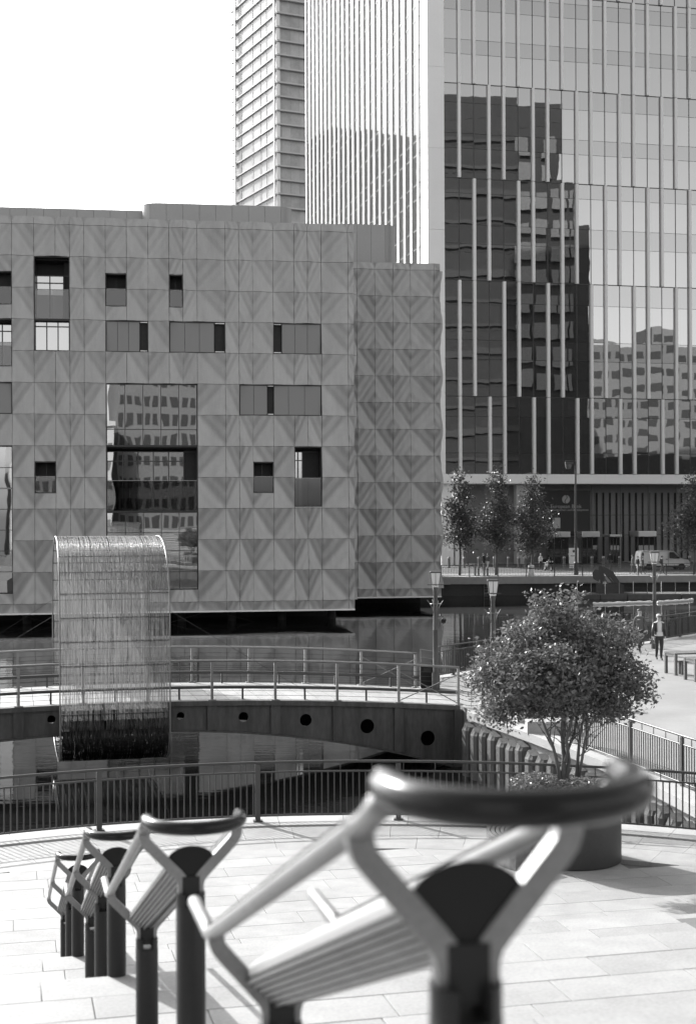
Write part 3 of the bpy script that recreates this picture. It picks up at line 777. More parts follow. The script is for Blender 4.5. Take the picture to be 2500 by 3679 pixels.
# lobby: recessed glass front, slatted wall, doors, sign
LB = -2.2
lz1 = tz(1740); 
lob = MB().box(0.6, TW - 0.5, 3.4, 3.6, 0.0, lz1, mt).build('lobby', 'lobby_wall', tower)
for i in range(60):
    s = tf.s_at(2185) + i * 0.82
    if s < TW - 1: MB().box(s - 0.09, s + 0.09, 3.3, 3.39, 0.1, lz1 - 0.9, mt).build('slat', 'lobby_dark', lob)
gl = [tf.s_at(x) for x in (1597, 1700, 1845, 2047, 2151, 2255, 2356, 2457)] + [tf.s_at(2457) + 3.3 * q for q in range(1, 4)]
for a, c in zip(gl[:-1], gl[1:]):
    for z0_, z1_ in ((0.1, 3.15), (3.2, 5.45), (5.5, lz1 - 0.02)):
        MB().box(a + 0.03, c - 0.03, 2.0, 2.03, z0_, z1_, mt).build('lobby_pane', 'lobbyglass', lob)
    MB().box(c - 0.03, c + 0.03, 1.9, 2.1, 0, lz1, mt).build('lobby_mullion', 'steelrail', lob)
MB().box(gl[0], gl[-1], 1.95, 2.06, 3.15, 3.2, mt).build('lobby_transom', 'frame', lob)
MB().box(gl[0], gl[-1], 1.95, 2.06, 5.45, 5.5, mt).build('lobby_transom', 'frame', lob)
for x in (1590, 1640, 1860):
    s = tf.s_at(x); MB().box(s, s + (1.4 if x == 1590 else 0.9 if x == 1640 else 1.1), 0.5, 1.4, 0, lz1, mt).build('column', 'white' if x < 1800 else 'lobby_wall', lob)
# canopies with drum doors below
for xa, xb in ((1958, 2040), (2082, 2145), (2183, 2224), (2284, 2348)):
    sa, sb = tf.s_at(xa), tf.s_at(xb); big = xb - xa > 50
    MB().bbox(sa, sb, -0.6, 1.9, 3.0, 3.62 if big else 3.25, 0.04, mt).build('door_canopy', 'chrome', lob)
    n = 3
    for q in range(n + 1):
        s = sa + 0.1 + (sb - sa - 0.2) * q / n
        MB().box(s - 0.05, s + 0.05, -0.3, -0.2, 0, 3.0, mt).build('door_frame', 'darksteel', lob)
        if q < n: MB().box(s + 0.06, s + (sb - sa - 0.2) / n - 0.06, -0.26, -0.24, 0.05, 2.95, mt).build('door_pane', 'autoglass', lob)
# black sign wall with the bank's emblem and name
sa, sb = tf.s_at(1972), tf.s_at(2141)
zs0, zs1 = tf.z_at(2050, 1925), tf.z_at(2050, 1761)
sg = MB().box(sa, sb, 1.75, 1.88, zs0, zs1, mt).build('sign_wall', 'sign_black', tower)
def text_mesh(txt, size, name, parent, world, m, align='CENTER', depth=0.01):
    cu = bpy.data.curves.new(name, 'FONT'); cu.body = txt; cu.size = size; cu.align_x = align; cu.extrude = depth
    ob = bpy.data.objects.new(name, cu); COL.objects.link(ob)
    dg = bpy.context.evaluated_depsgraph_get(); me = bpy.data.meshes.new_from_object(ob.evaluated_get(dg)); bpy.data.objects.remove(ob)
    me.materials.clear(); me.materials.append(M[m]); o = bpy.data.objects.new(name, me); return link(o, parent, world)
stx = tf.s_at(2053)
for txt, sz, y in (('European Bank', 0.62, 1822), ('for Reconstruction and Development', 0.36, 1832)):
    text_mesh(txt, sz, 'lettering', sg, tf.mat(stx, tf.z_at(2053, y) - 0.1, -1.72) @ Matrix.Rotation(PI / 2, 4, 'X'), 'sign_grey')
zc_ = tf.z_at(2053, 1793); rd = 0.48
for sgn in (1, -1):            # a disc parted by an S-shaped cut
    pts = []
    for q in range(17): a = math.radians(90 + sgn * (8 + q * 164 / 16)); pts.append((rd * math.cos(a), rd * math.sin(a)))
    cut = []
    for q in range(13): yy = -rd * 0.94 + 2 * rd * 0.94 * q / 12; cut.append((0.14 * math.sin(yy / rd * PI) - sgn * 0.05, yy))
    poly_ = pts + cut
    MB().prism(poly_ if sgn == 1 else poly_[::-1], 0, 0.02, tf.mat(stx, zc_, -1.72) @ Matrix.Rotation(PI / 2, 4, 'X')).build('emblem', 'sign_grey', sg)
# pale panel under the lettering
MB().box(tf.s_at(2005), tf.s_at(2032), 1.72, 1.745, tf.z_at(2020, 1898), tf.z_at(2020, 1860), mt).build('poster', 'lobby_wall', sg)

# ================================================================== FAR RESIDENTIAL TOWER
k2 = 0.47
ft = Face(*(lambda p: (p.x, p.y))(P(1003, 1860, 320.0)), k2)
far = root('balcony_tower', 'pale far tower with a ledge at every storey, left of the finned tower', 'residential tower', ft.pt(0, 0))
mf = ft.mat(0, 0); SH = 3.13
LW = 28.0; ZF = 140.0; LD = 27.4
z0f = ft.z_at(1040, 700) % SH
b = MB(); b.box(0.3, LW, 0.3, LD, 0, ZF, mf); b.build('core', 'infill', far)
n = int(ZF / SH)
for i in range(n):
    z = z0f + i * SH
    if z < 40:
        continue
    MB().box(-0.22, LW, -0.6, 0.4, z - 0.17, z + 0.17, mf).build('front_ledge', 'ledge', far)
    MB().box(-0.22, 0.3, 0.401, LD + 1.6, z - 0.10, z + 0.10, mf).build('side_ledge', 'ledge', far)
    rr = random.Random(i)
    for q in range(6):
        a = 1.2 + q * 2.15; MB().box(a, a + 2.1, 0.25, 0.29, z + 0.15, z + SH - 0.21, mf).build('infill_panel', 'infill', far)
    for q in range(5):
        y0, y1 = 0.5 + q * 5.38, 0.5 + (q + 1) * 5.38 - 0.12
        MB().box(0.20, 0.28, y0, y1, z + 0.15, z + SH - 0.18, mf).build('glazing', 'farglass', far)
    MB().box(-0.1, 0.6, -0.1, 0.29, z + 0.15, z + SH - 0.21, mf).build('corner_post', 'white', far)
for y, r in ((0.9, 0.35), (25.8, 0.4)):
    MB().box(-0.5, -0.23, y - r, y + r, 30, ZF, mf).build('side_column', 'ledge', far)
for y in (7.0, 10.5, 15.5, 23.0): MB().box(0.1, 0.19, y - 0.08, y + 0.08, 30, ZF, mf).build('side_mullion', 'ledge', far)
# plinth storeys below what the roofs in front hide
MB().box(0.0, LW, 0.0, LD, 0, 40 - 0.3, mf).build('lower_storeys', 'ledge', far)

# ================================================================== BUILDINGS OUTSIDE THE PICTURE, SEEN IN THE GLASS
def mirrored(x, d):               # where a thing must stand to show at column x, as if d metres away behind the tower's face
    a, _ = ab(x, 1860); p = Vector((a * d, d)); q = p - tf.o; n_ = tf.n; r = q - n_ * (2 * q.dot(n_)); return tf.o + r
def refl_block(name, label, tiers, dv, depth, wallm, floors, winm, frac=0.55):
    p = mirrored(tiers[0][0], dv); base = root(name, label, 'building', (p.x, p.y, 0))
    for (xa, xb, ytop) in tiers:
        pa, pb = mirrored(xa, dv), mirrored(xb, dv)
        e = (pb - pa); L_ = e.length; e.normalize(); ang = math.atan2(e.y, e.x)
        zt = CAMZ + (1860 - ytop) * dv / F
        m = Matrix.Translation((pa.x, pa.y, 0)) @ Matrix.Rotation(ang, 4, 'Z')
        side = -1 if (m @ Vector((0, 1, 0)) - m @ Vector((0, 0, 0))).xy.dot(tf.n) < 0 else 1
        y0, y1 = (0.0, depth) if side > 0 else (-depth, 0.0)
        MB().box(0, L_, y0, y1, 0, zt, m).build('wall', wallm, base)
        nz = max(1, int(zt / floors)); nx = max(1, int(L_ / 2.2))
        ff = -0.06 if side > 0 else 0.06
        for iz in range(nz):
            for ix in range(nx):
                x_ = L_ * ix / nx + 0.35; z_ = zt - (iz + 1) * floors + 0.5
                if z_ < 1: continue
                MB().box(x_, x_ + L_ / nx - 0.7, min(ff, 0.001), max(ff, 0.001), z_, z_ + floors * frac, m).build('window', winm, base)
    return base
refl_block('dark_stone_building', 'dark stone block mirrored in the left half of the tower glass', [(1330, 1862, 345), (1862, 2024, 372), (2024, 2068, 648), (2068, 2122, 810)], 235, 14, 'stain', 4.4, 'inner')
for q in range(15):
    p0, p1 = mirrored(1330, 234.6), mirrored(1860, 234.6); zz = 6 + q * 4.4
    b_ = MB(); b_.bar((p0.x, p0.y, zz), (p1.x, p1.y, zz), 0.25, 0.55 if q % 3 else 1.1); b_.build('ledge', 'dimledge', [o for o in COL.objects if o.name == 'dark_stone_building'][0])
# glazed corner of the dark block, sky showing through put into pane colour
cb = root('stair_tower', 'glazed stair tower with panes coloured as pale sky, mirrored in the tower glass', 'stair tower', (*mirrored(1980, 234.4), 0))
for i, y in enumerate((500, 585, 690, 790, 880, 968, 1065, 1160, 1255, 1340)):
    for xa, xb in ((1862, 1912), (1924, 1965), (1982, 2012), (2016, 2044), (2050, 2062)) if y > 640 else ((1862, 1905), (1955, 1995)):
        if xb > 2066 and y < 800: continue
        pa, pb = mirrored(xa, 234.3), mirrored(xb, 234.3); z1 = CAMZ + (1860 - y) * 234.3 / F; h = 58 * 234.3 / F
        mb_ = MB(); nn = tf.n * -0.05
        q = [(pa.x, pa.y, z1 - h), (pb.x, pb.y, z1 - h), (pb.x, pb.y, z1), (pa.x, pa.y, z1)]
        mb_.add(q + [(v[0] + nn.x, v[1] + nn.y, v[2]) for v in q], [(0, 1, 2, 3), (7, 6, 5, 4), (0, 4, 5, 1), (1, 5, 6, 2), (2, 6, 7, 3), (3, 7, 4, 0)]).build('pale_pane', 'pale_pane', cb)
refl_block('white_apartment_block', 'sunlit pale block mirrored in the lower right tower glass', [(2124, 2330, 1238), (2330, 2440, 1180), (2440, 2700, 1262)], 290, 16, 'litwall', 3.4, 'dimledge', 0.42)
refl_block('tree_line_block', 'dark low block put in for trees and ground mirrored below the pale one', [(2124, 2800, 1640)], 262, 8, 'stain', 4.0, 'inner', 0.4)  # plain dark block added in place of mirrored trees and ground
dt = root('distant_tower', 'dark distant tower mirrored in the sunlit side of the finned tower', 'office tower', (-155, 470, 0))
MB().box(-186, -124, 455, 490, 0, 138).build('shaft', 'white', dt)
for q in range(6): MB().box(-184 + q * 10, -178 + q * 10, 458, 486, 138, 138.8 + ((q * 7) % 5) * 0.3).build('roof_plant', 'ledge', dt)
for q in range(30): MB().box(-185.5, -124.5, 454.9, 454.99, 4 + q * 4.4, 6.2 + q * 4.4).build('window_band', 'ledge', dt)
# the terrace of buildings behind the viewpoint, seen in the club building's windows
def back_block(name, label, x0, x1, y, z, wallm, winm, fl, nx, frac=0.5):
    base = root(name, label, 'building', ((x0 + x1) / 2, y, 0))
    MB().box(x0, x1, y - 14, y, 0, z).build('wall', wallm, base)
    nz = int((z - 1) / fl)
    for iz in range(nz):
        for ix in range(nx):
            w = (x1 - x0) / nx; xx = x0 + ix * w + w * 0.2
            MB().box(xx, xx + w * 0.6, y + 0.001, y + 0.06, 0.8 + iz * fl, 0.8 + iz * fl + fl * frac).build('window', winm, base)
    MB().box(x0 - 0.3, x1 + 0.3, y - 14.2, y + 0.5, z, z + 0.6).build('cornice', wallm, base)
back_block('pale_office_block', 'sunlit pale office block mirrored in the club windows', -14, 0.5, -24, 19, 'ledge', 'greywall', 2.9, 11, 0.42)
back_block('tall_grey_block', 'tall grey block behind the viewpoint mirrored in the club windows', 2, 22, -30, 34, 'greywall', 'inner', 3.1, 15, 0.55)
back_block('low_brown_block', 'low dark block left of the viewpoint mirrored in the club windows', -46, -16, -26, 13, 'stain', 'pale_pane', 3.8, 9)
# ================================================================== FOOTBRIDGE
KB = 0.238; nb_ = math.hypot(1, KB); BE = Vector((1, KB, 0)) / nb_; BV = Vector((-KB, 1, 0)) / nb_
BMID = Vector((-6.09, 37.47, 0)); HL = 9.43; BW = 4.35
def bz(s): return 0.40 * (1 - (s / HL) ** 2) + 0.02            # arched deck
def gd(s): return 0.72 + 0.98 * (abs(s) / HL) ** 2.3           # girder depth
def BP(s, w, z): q = BMID + BE * s + BV * w; return Vector((q.x, q.y, z))
MBr = Matrix(((BE.x, BV.x, 0, BMID.x), (BE.y, BV.y, 0, BMID.y), (0, 0, 1, 0), (0, 0, 0, 1)))
bridge = root('footbridge', 'arched grey steel footbridge with cable railings crossing the dock', 'bridge', BMID)
N = 64; SS = [-HL + 2 * HL * i / N for i in range(N + 1)]
holes = [-8.3, -6.53, -4.77, -3.0, -1.55, 1.83, 3.58, 5.32, 7.03, 8.72]
HOLE_PX = [(186, 2586, 15), (418, 2572, 13), (650, 2573, 14), (876, 2577, 18), (1100, 2588, 22), (1321, 2610, 26), (1538, 2653, 27)]
fb = Face(BMID.x, BMID.y, KB)
def girder(w, name, holed=True):
    # web with round openings: grid of strips, each hole cut as a polygonal ring
    b = MB(); hs = []
    for x, y, r in HOLE_PX:
        s = fb.s_at(x, y); d = fb.depth(s); hs.append((s, zat(x, y, d), r * d / F))
    hs += [(-h[0], h[1], h[2]) for h in hs if h[0] > 2.2]
    hs.sort()
    if not holed: hs = []
    edges = [-HL]
    for s, z, r in hs: edges += [s - r * 1.6, s + r * 1.6]
    edges.append(HL)
    def strip(s0, s1, n):
        for i in range(n):
            a, c = s0 + (s1 - s0) * i / n, s0 + (s1 - s0) * (i + 1) / n
            b.quad(BP(a, w, bz(a) - gd(a)), BP(c, w, bz(c) - gd(c)), BP(c, w, bz(c) - 0.05), BP(a, w, bz(a) - 0.05))
    for i in range(0, len(edges) - 1, 2):
        if edges[i + 1] > edges[i]: strip(edges[i], edges[i + 1], max(2, int((edges[i + 1] - edges[i]) * 4)))
    for (s, z, r) in hs:
        a, c = s - r * 1.6, s + r * 1.6; m = 8
        outer = [(a + (c - a) * k / m, bz(a + (c - a) * k / m) - 0.05) for k in range(m + 1)]
        outer += [(c, bz(c) - 0.05 - (gd(c) - 0.05) * k / 6) for k in range(1, 6)] + [(c - (c - a) * k / m, bz(c - (c - a) * k / m) - gd(c - (c - a) * k / m)) for k in range(m + 1)] + [(a, bz(a) - gd(a) + (gd(a) - 0.05) * k / 6) for k in range(1, 6)]
        n = len(outer); inner = []
        for p in outer:
            an = math.atan2(p[1] - z, p[0] - s); inner.append((s + r * math.cos(an), z + r * math.sin(an)))
        b.add([BP(p[0], w, p[1]) for p in outer] + [BP(p[0], w, p[1]) for p in inner], [(k, (k + 1) % n, (k + 1) % n + n, k + n) for k in range(n)])
        k2_ = 24; v1 = [BP(s + r * math.cos(2 * PI * k / k2_), w, z + r * math.sin(2 * PI * k / k2_)) for k in range(k2_)]
        v2 = [v + BV * 0.03 for v in v1]; b.add(v1 + v2, [(k, (k + 1) % k2_, (k + 1) % k2_ + k2_, k + k2_) for k in range(k2_)])
    return b.build(name, 'girder', bridge)
girder(0.05, 'girder_web'); girder(BW - 0.05, 'girder_web', False)
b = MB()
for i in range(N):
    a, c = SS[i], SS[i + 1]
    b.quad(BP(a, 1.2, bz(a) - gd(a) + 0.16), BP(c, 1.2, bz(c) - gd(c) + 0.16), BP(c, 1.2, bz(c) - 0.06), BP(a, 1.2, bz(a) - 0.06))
b.build('hole_backing', 'shade_void', bridge)  # added dark plate that makes the round openings read black
for w in (0.0, BW):
    b = MB(); b2 = MB(); sg = 1 if w == 0 else -1
    for i in range(N):
        a, c = SS[i], SS[i + 1]
        for bb, z0, z1, w0, w1 in ((b, -0.10, 0.03, -0.06, 0.16), (b2, None, None, -0.05, 0.22)):
            zz = [(bz(q) + z0, bz(q) + z1) if z0 is not None else (bz(q) - gd(q) - 0.05, bz(q) - gd(q) + 0.0) for q in (a, c)]
            wa, wb_ = (w + w0, w + w1) if w == 0 else (w - w1, w - w0)
            p = [BP(a, wa, zz[0][0]), BP(c, wa, zz[1][0]), BP(c, wb_, zz[1][0]), BP(a, wb_, zz[0][0]), BP(a, wa, zz[0][1]), BP(c, wa, zz[1][1]), BP(c, wb_, zz[1][1]), BP(a, wb_, zz[0][1])]
            bb.add(p, [(0, 3, 2, 1), (4, 5, 6, 7), (0, 1, 5, 4), (2, 3, 7, 6)])
    b.build('top_flange', 'girder', bridge); b2.build('bottom_flange', 'girder', bridge)
posts = [fb.s_at(x, 2520) for x in (68, 763, 990, 1212, 1433, 1647)]
posts = sorted(set([round(q, 3) for q in [-posts[5] + 0.0] + [-p for p in posts[1:5]] + posts + [fb.s_at(300, 2512), fb.s_at(532, 2510)]]))
pp = []
for q in posts:
    if abs(q) <= HL + 0.05 and (not pp or q - pp[-1] > 0.9): pp.append(q)
posts = pp
for s in posts:                                                   # stiffener under each post
    for w, sg in ((-0.02, 1), (BW - 0.1, -1)):
        b = MB(); b.box(s - 0.13, s + 0.13, w, w + 0.12, bz(s) - gd(s) + 0.005, bz(s) - 0.101, MBr); b.build('stiffener', 'girder', bridge)
# deck of cross boards
nd = 44
for i in range(nd):
    a, c = -HL + 2 * HL * i / nd + 0.006, -HL + 2 * HL * (i + 1) / nd - 0.006
    b = MB(); p = []
    for s in (a, c):
        for w in (0.17, BW - 0.17): p += [BP(s, w, bz(s) - 0.02), BP(s, w, bz(s) + 0.035)]
    b.add(p, [(0, 1, 3, 2), (4, 6, 7, 5), (1, 5, 7, 3), (0, 2, 6, 4), (0, 4, 5, 1), (2, 3, 7, 6)]); b.build('deck_board', 'deck', bridge)
RHT = 1.06
for side, w in (('near', 0.03), ('far', BW - 0.03)):
    sgn = 1 if side == 'near' else -1
    for s in posts:
        b = MB(); b.box(s - 0.035, s + 0.035, w - 0.025, w + 0.025, bz(s) + 0.0, bz(s) + RHT, MBr)
        b.box(s - 0.11, s + 0.11, w - 0.07, w + 0.07, bz(s) + 0.031, bz(s) + 0.06, MBr); b.build('rail_post', 'steelrail', bridge)
    b = MB(); b.tube([BP(s, w, bz(s) + RHT + 0.03) for s in SS], 0.034, 8); b.build('top_rail', 'steelrail', bridge, 'all')
    for k in range(1, 8):
        b = MB(); zc2 = 0.04 + k * 0.125
        b.tube([BP(s, w, bz(s) + zc2) for s in SS[::2]], 0.005, 4); b.build('cable', 'darksteel', bridge)
    wi = w + sgn * 0.22
    b = MB(); b.tube([BP(s, wi, bz(s) + 0.36) for s in SS], 0.042, 8); b.build('low_rail', 'darksteel', bridge, 'all')
    for a, c in zip(posts[:-1], posts[1:]):
        s = (a + c) / 2; b = MB(); b.box(s - 0.025, s + 0.025, wi - 0.025, wi + 0.025, bz(s) + 0.036, bz(s) + 0.35, MBr); b.build('low_rail_post', 'darksteel', bridge)
    s0, s1 = posts[-2], posts[-1]
    for za, zb in ((0.08, 0.9), (0.9, 0.08)):
        MB().tube([BP(s0, w, bz(s0) + za), BP(s1, w, bz(s1) + zb)], 0.014, 6).build('brace', 'steelrail', bridge)
# abutment at the quay
MB().box(HL - 0.05, HL + 0.75, 0.1, BW - 0.1, -3, -0.07, MBr).build('abutment', 'dockwall', bridge)

# ================================================================== CORD LOOP SCULPTURE AROUND THE BRIDGE
d_front = 36.4
wf, wb2 = -0.95, BW + 0.75
fl_ = Face(*BP(0, wf, 0).xy, KB)
sL, sR = fl_.s_at(216, 2300), fl_.s_at(611, 2300)
rp_ = BP(0, 0, 0)
zT = P(400, 1926, fl_.depth((sL + sR) / 2) + 3.0).z; zB = P(400, 2748, fl_.depth((sL + sR) / 2) + 0.6).z
def loop(n=72):                      # rounded loop in the plane across the bridge
    W = (wb2 - wf) / 2; cw = (wb2 + wf) / 2; pts = []
    rt_, rb_ = 2.1, 1.0
    m = n // 3                          # half-round top, straight flanks, rounded underside
    for q in range(m + 1): a = PI * q / m; pts.append((cw + W * math.copysign(abs(math.cos(a)) ** 0.85, math.cos(a)), zT - 2.1 + 2.1 * math.sin(a) ** 0.85))
    k = n // 6; zb1 = zB + 0.75
    for q in range(1, k): pts.append((cw - W, zT - 2.1 + (zb1 - zT + 2.1) * q / k))
    for q in range(m + 1): a = PI + PI * q / m; pts.append((cw + W * math.copysign(abs(math.cos(a)) ** 0.5, math.cos(a)), zb1 + 0.75 * math.sin(a)))
    for q in range(1, k): pts.append((cw + W, zb1 + (zT - 2.1 - zb1) * q / k))
    return pts
LP = loop()
sculpture = root('cord_loop_sculpture', 'tall loop of pale hanging cords wrapped around the footbridge', 'sculpture', BP((sL + sR) / 2, BW / 2, 0))
rs_ = random.Random(21)
SPLIT = bz(0) - 0.06
pale_run, dark_run = MB(), MB()
NC = 360
for i in range(NC):
    s = sL + 0.05 + (sR - sL - 0.1) * (i + rs_.uniform(-0.35, 0.35)) / (NC - 1)
    if rs_.random() < 0.05: continue
    lean = rs_.gauss(0, 0.02); r = rs_.uniform(0.0035, 0.0062)
    runs = []; cur = []; prev = None
    pts = []
    for q, (w, z) in enumerate(LP):
        ds = lean * math.sin(2 * PI * q / len(LP)) + rs_.gauss(0, 0.004)
        pts.append((BP(s + ds, w + rs_.gauss(0, 0.006), z), z))
    # split into the pale upper run and the near-black lower run
    n = len(pts); start = next((q for q in range(n) if pts[q][1] > SPLIT and pts[q - 1][1] <= SPLIT), 0)
    seq = [pts[(start + q) % n] for q in range(n + 1)]
    sp_ = SPLIT - rs_.random() ** 1.6 * 0.75
    up = [p for p, z in seq if z > sp_]; lo = [p for p, z in seq if z <= sp_]
    pale_run.tube(up, r, 3, cap=False)
    dark_run.tube([up[-1]] + lo[:-1] + [up[0]] if lo else up[-2:], r * 1.8, 3, cap=False)
tag(pale_run.build('cords', 'cord', sculpture, 'all'), None, kind='stuff')
tag(dark_run.build('lower_cords', 'cord_dark', sculpture, 'all'), 'dark lower cords near the water', kind='stuff')
for s in (sL, sR):
    MB().tube([BP(s, w, z) for w, z in LP], 0.02, 6, closed=True).build('end_hoop', 'steelrail', sculpture, 'all')
# cross bars
Lp = [Vector((w, z)) for w, z in LP]; per = [0]
for a, c in zip(Lp, Lp[1:] + Lp[:1]): per.append(per[-1] + (c - a).length)
nbars = 34
for k in range(nbars):
    d = per[-1] * (k + 0.3) / nbars
    for i in range(len(Lp)):
        if per[i] <= d <= per[i + 1]:
            p = Lp[i].lerp(Lp[(i + 1) % len(Lp)], (d - per[i]) / (per[i + 1] - per[i])); break
    c_ = Vector(((wf + wb2) / 2, (zT + zB) / 2)); p = p + (c_ - p).normalized() * 0.03
    MB().tube([BP(sL, p.x, p.y), BP(sR, p.x, p.y)], 0.016, 6).build('cross_bar', 'girder', sculpture)
# guy wires to the bridge ends
for s, sg in ((sL, -1), (sR, 1)):
    for w in (wf + 0.1, wb2 - 0.1): MB().tube([BP(s, w, zT - 1.9), BP(s + sg * 4.2, w * 0.6 + BW * 0.2, bz(s + sg * 4.2) + 0.05)], 0.003, 4).build('guy_wire', 'darksteel', sculpture)

# ================================================================== RAILINGS
def railing(pts, name, label, posts_every, n_bal, group=None, H=1.02, individual=True, post_pts=None):
    """Upright-bar railing along a path of ground points: posts, top tube on stubs, upper and lower rail, bars."""
    pts = [Vector(p) for p in pts]; d = [0]
    for a, c in zip(pts[:-1], pts[1:]): d.append(d[-1] + (c - a).length)
    L = d[-1]
    def at(t):
        for i in range(len(pts) - 1):
            if t <= d[i + 1] + 1e-9: return pts[i].lerp(pts[i + 1], (t - d[i]) / (d[i + 1] - d[i])), (pts[i + 1] - pts[i]).normalized()
        return pts[-1], (pts[-1] - pts[-2]).normalized()
    rt_ = root(name, label, 'railing', pts[0], group=group)
    Z = Vector((0, 0, 1))
    MB().tube([p + Z * H for p in pts], 0.024, 8).build('top_rail', 'darksteel', rt_, 'all')
    MB().tube([p + Z * (H - 0.17) for p in pts], 0.017, 6).build('upper_rail', 'darksteel', rt_, 'all')
    MB().tube([p + Z * 0.10 for p in pts], 0.017, 6).build('lower_rail', 'darksteel', rt_, 'all')
    pd = post_pts if post_pts else [posts_every * q for q in range(int(L / posts_every) + 1)]
    pm = MB().bbox(-0.045, 0.045, -0.03, 0.03, 0, H - 0.025, 0.008).box(-0.08, 0.08, -0.07, 0.07, 0, 0.02).mesh('post', 'darksteel')
    bmh = MB().box(-0.011, 0.011, -0.009, 0.009, 0.115, H - 0.185).mesh('bar', 'darksteel')
    sm = MB().box(-0.007, 0.007, -0.007, 0.007, H - 0.155, H - 0.02).mesh('stub', 'darksteel')
    def fr_(p, t): return Matrix(((t.x, -t.y, 0, p.x), (t.y, t.x, 0, p.y), (0, 0, 1, p.z), (0, 0, 0, 1)))
    for t in pd:
        if 0 <= t <= L: inst('post', pm, rt_, fr_(*at(t)))
    nb = int(L / n_bal)
    if individual:
        for q in range(nb): inst('bar', bmh, rt_, fr_(*at((q + 0.5) * L / nb)))
    else:
        b = MB()
        for q in range(nb):
            m = fr_(*at((q + 0.5) * L / nb)); b.box(-0.010, 0.010, -0.008, 0.008, 0.115, H - 0.185, m)
        tag(b.build('bars', 'darksteel', rt_), None, kind='stuff')
    for q in range(int(L / 0.55)): inst('stub', sm, rt_, fr_(*at((q + 0.5) * 0.55)))
    return rt_
RF = R - 0.27
apts = [(*arc(math.radians(a), RF), 0.03) for a in [128 - q * 1.25 for q in range(60)]]
def ang_of(x, y=2970):
    best = min(range(len(apts)), key=lambda q: abs(apts[q][0] / apts[q][1] - ab(x, y)[0])); return (best * math.radians(1.25)) * RF
railing(apts, 'railing', 'curved dark bar railing along the edge of the near plaza', 2.6, 0.108, post_pts=[ang_of(x) for x in (-170, 375, 912, 1447, 1985, 2520)])
rpts = [G(2027, 2665), G(2104, 2697), G(2264, 2757), G(2449, 2831), G(2640, 2905)]
q0 = 0; pl = [0]
for a, c in zip(rpts[:-1], rpts[1:]): pl.append(pl[-1] + (c - a).length)
railing(rpts, 'railing', 'dark bar railing beside the timber piles on the right quay', 2.1, 0.105, post_pts=pl)
railing([Vector((2.75, 45.2, 0.02)), Vector((2.98, 46.9, 0.02)), Vector((13.4, 60.75, 0.02)), Vector((24.5, 75.2, 0.02))], 'railing', 'far dark railing along the dock edge behind the walking pair', 2.6, 0.11, individual=False)
cp = G(1735, 2540)
railing([cp, cp + Vector((0.9, -0.5, 0)), cp + Vector((1.25, -1.5, 0))], 'railing', 'short dark railing beyond the chains at the bridge end', 1.0, 0.085)
fpts = [Vector((X, fq(X) + 0.3, 0.02)) for X in (8.2, 20, 30, 40, 52)]
railing(fpts, 'railing', 'long thin railing on the far quay in front of the street', 2.55, 0.14, individual=False)
# chains across the gap by the bridge end
cr = root('chain_barrier', 'slack chains closing the gap between bridge and quay railing', 'chain', bend_near)
pa = BP(posts[-1] + 0.03, 0.03, 0); pb = Vector((cp.x, cp.y, 0))
for k in range(8):
    z = 0.10 + k * 0.125; pts = []
    for q in range(15):
        f = q / 14; p = pa.lerp(pb, f); pts.append((p.x, p.y, z + bz(posts[-1]) * (1 - f) - 0.30 * f * (1 - f)))
    b = MB()
    for q in range(14): b.tube([pts[q], pts[q + 1]], [0.005, 0.011] if q % 2 else [0.011, 0.005], 5)
    b.build('chain', 'darksteel', cr)
m_ = pa.lerp(pb, 0.5); MB().tube([(m_.x, m_.y, -0.0), (m_.x, m_.y, 0.98)], 0.006, 5).build('tie', 'darksteel', cr)

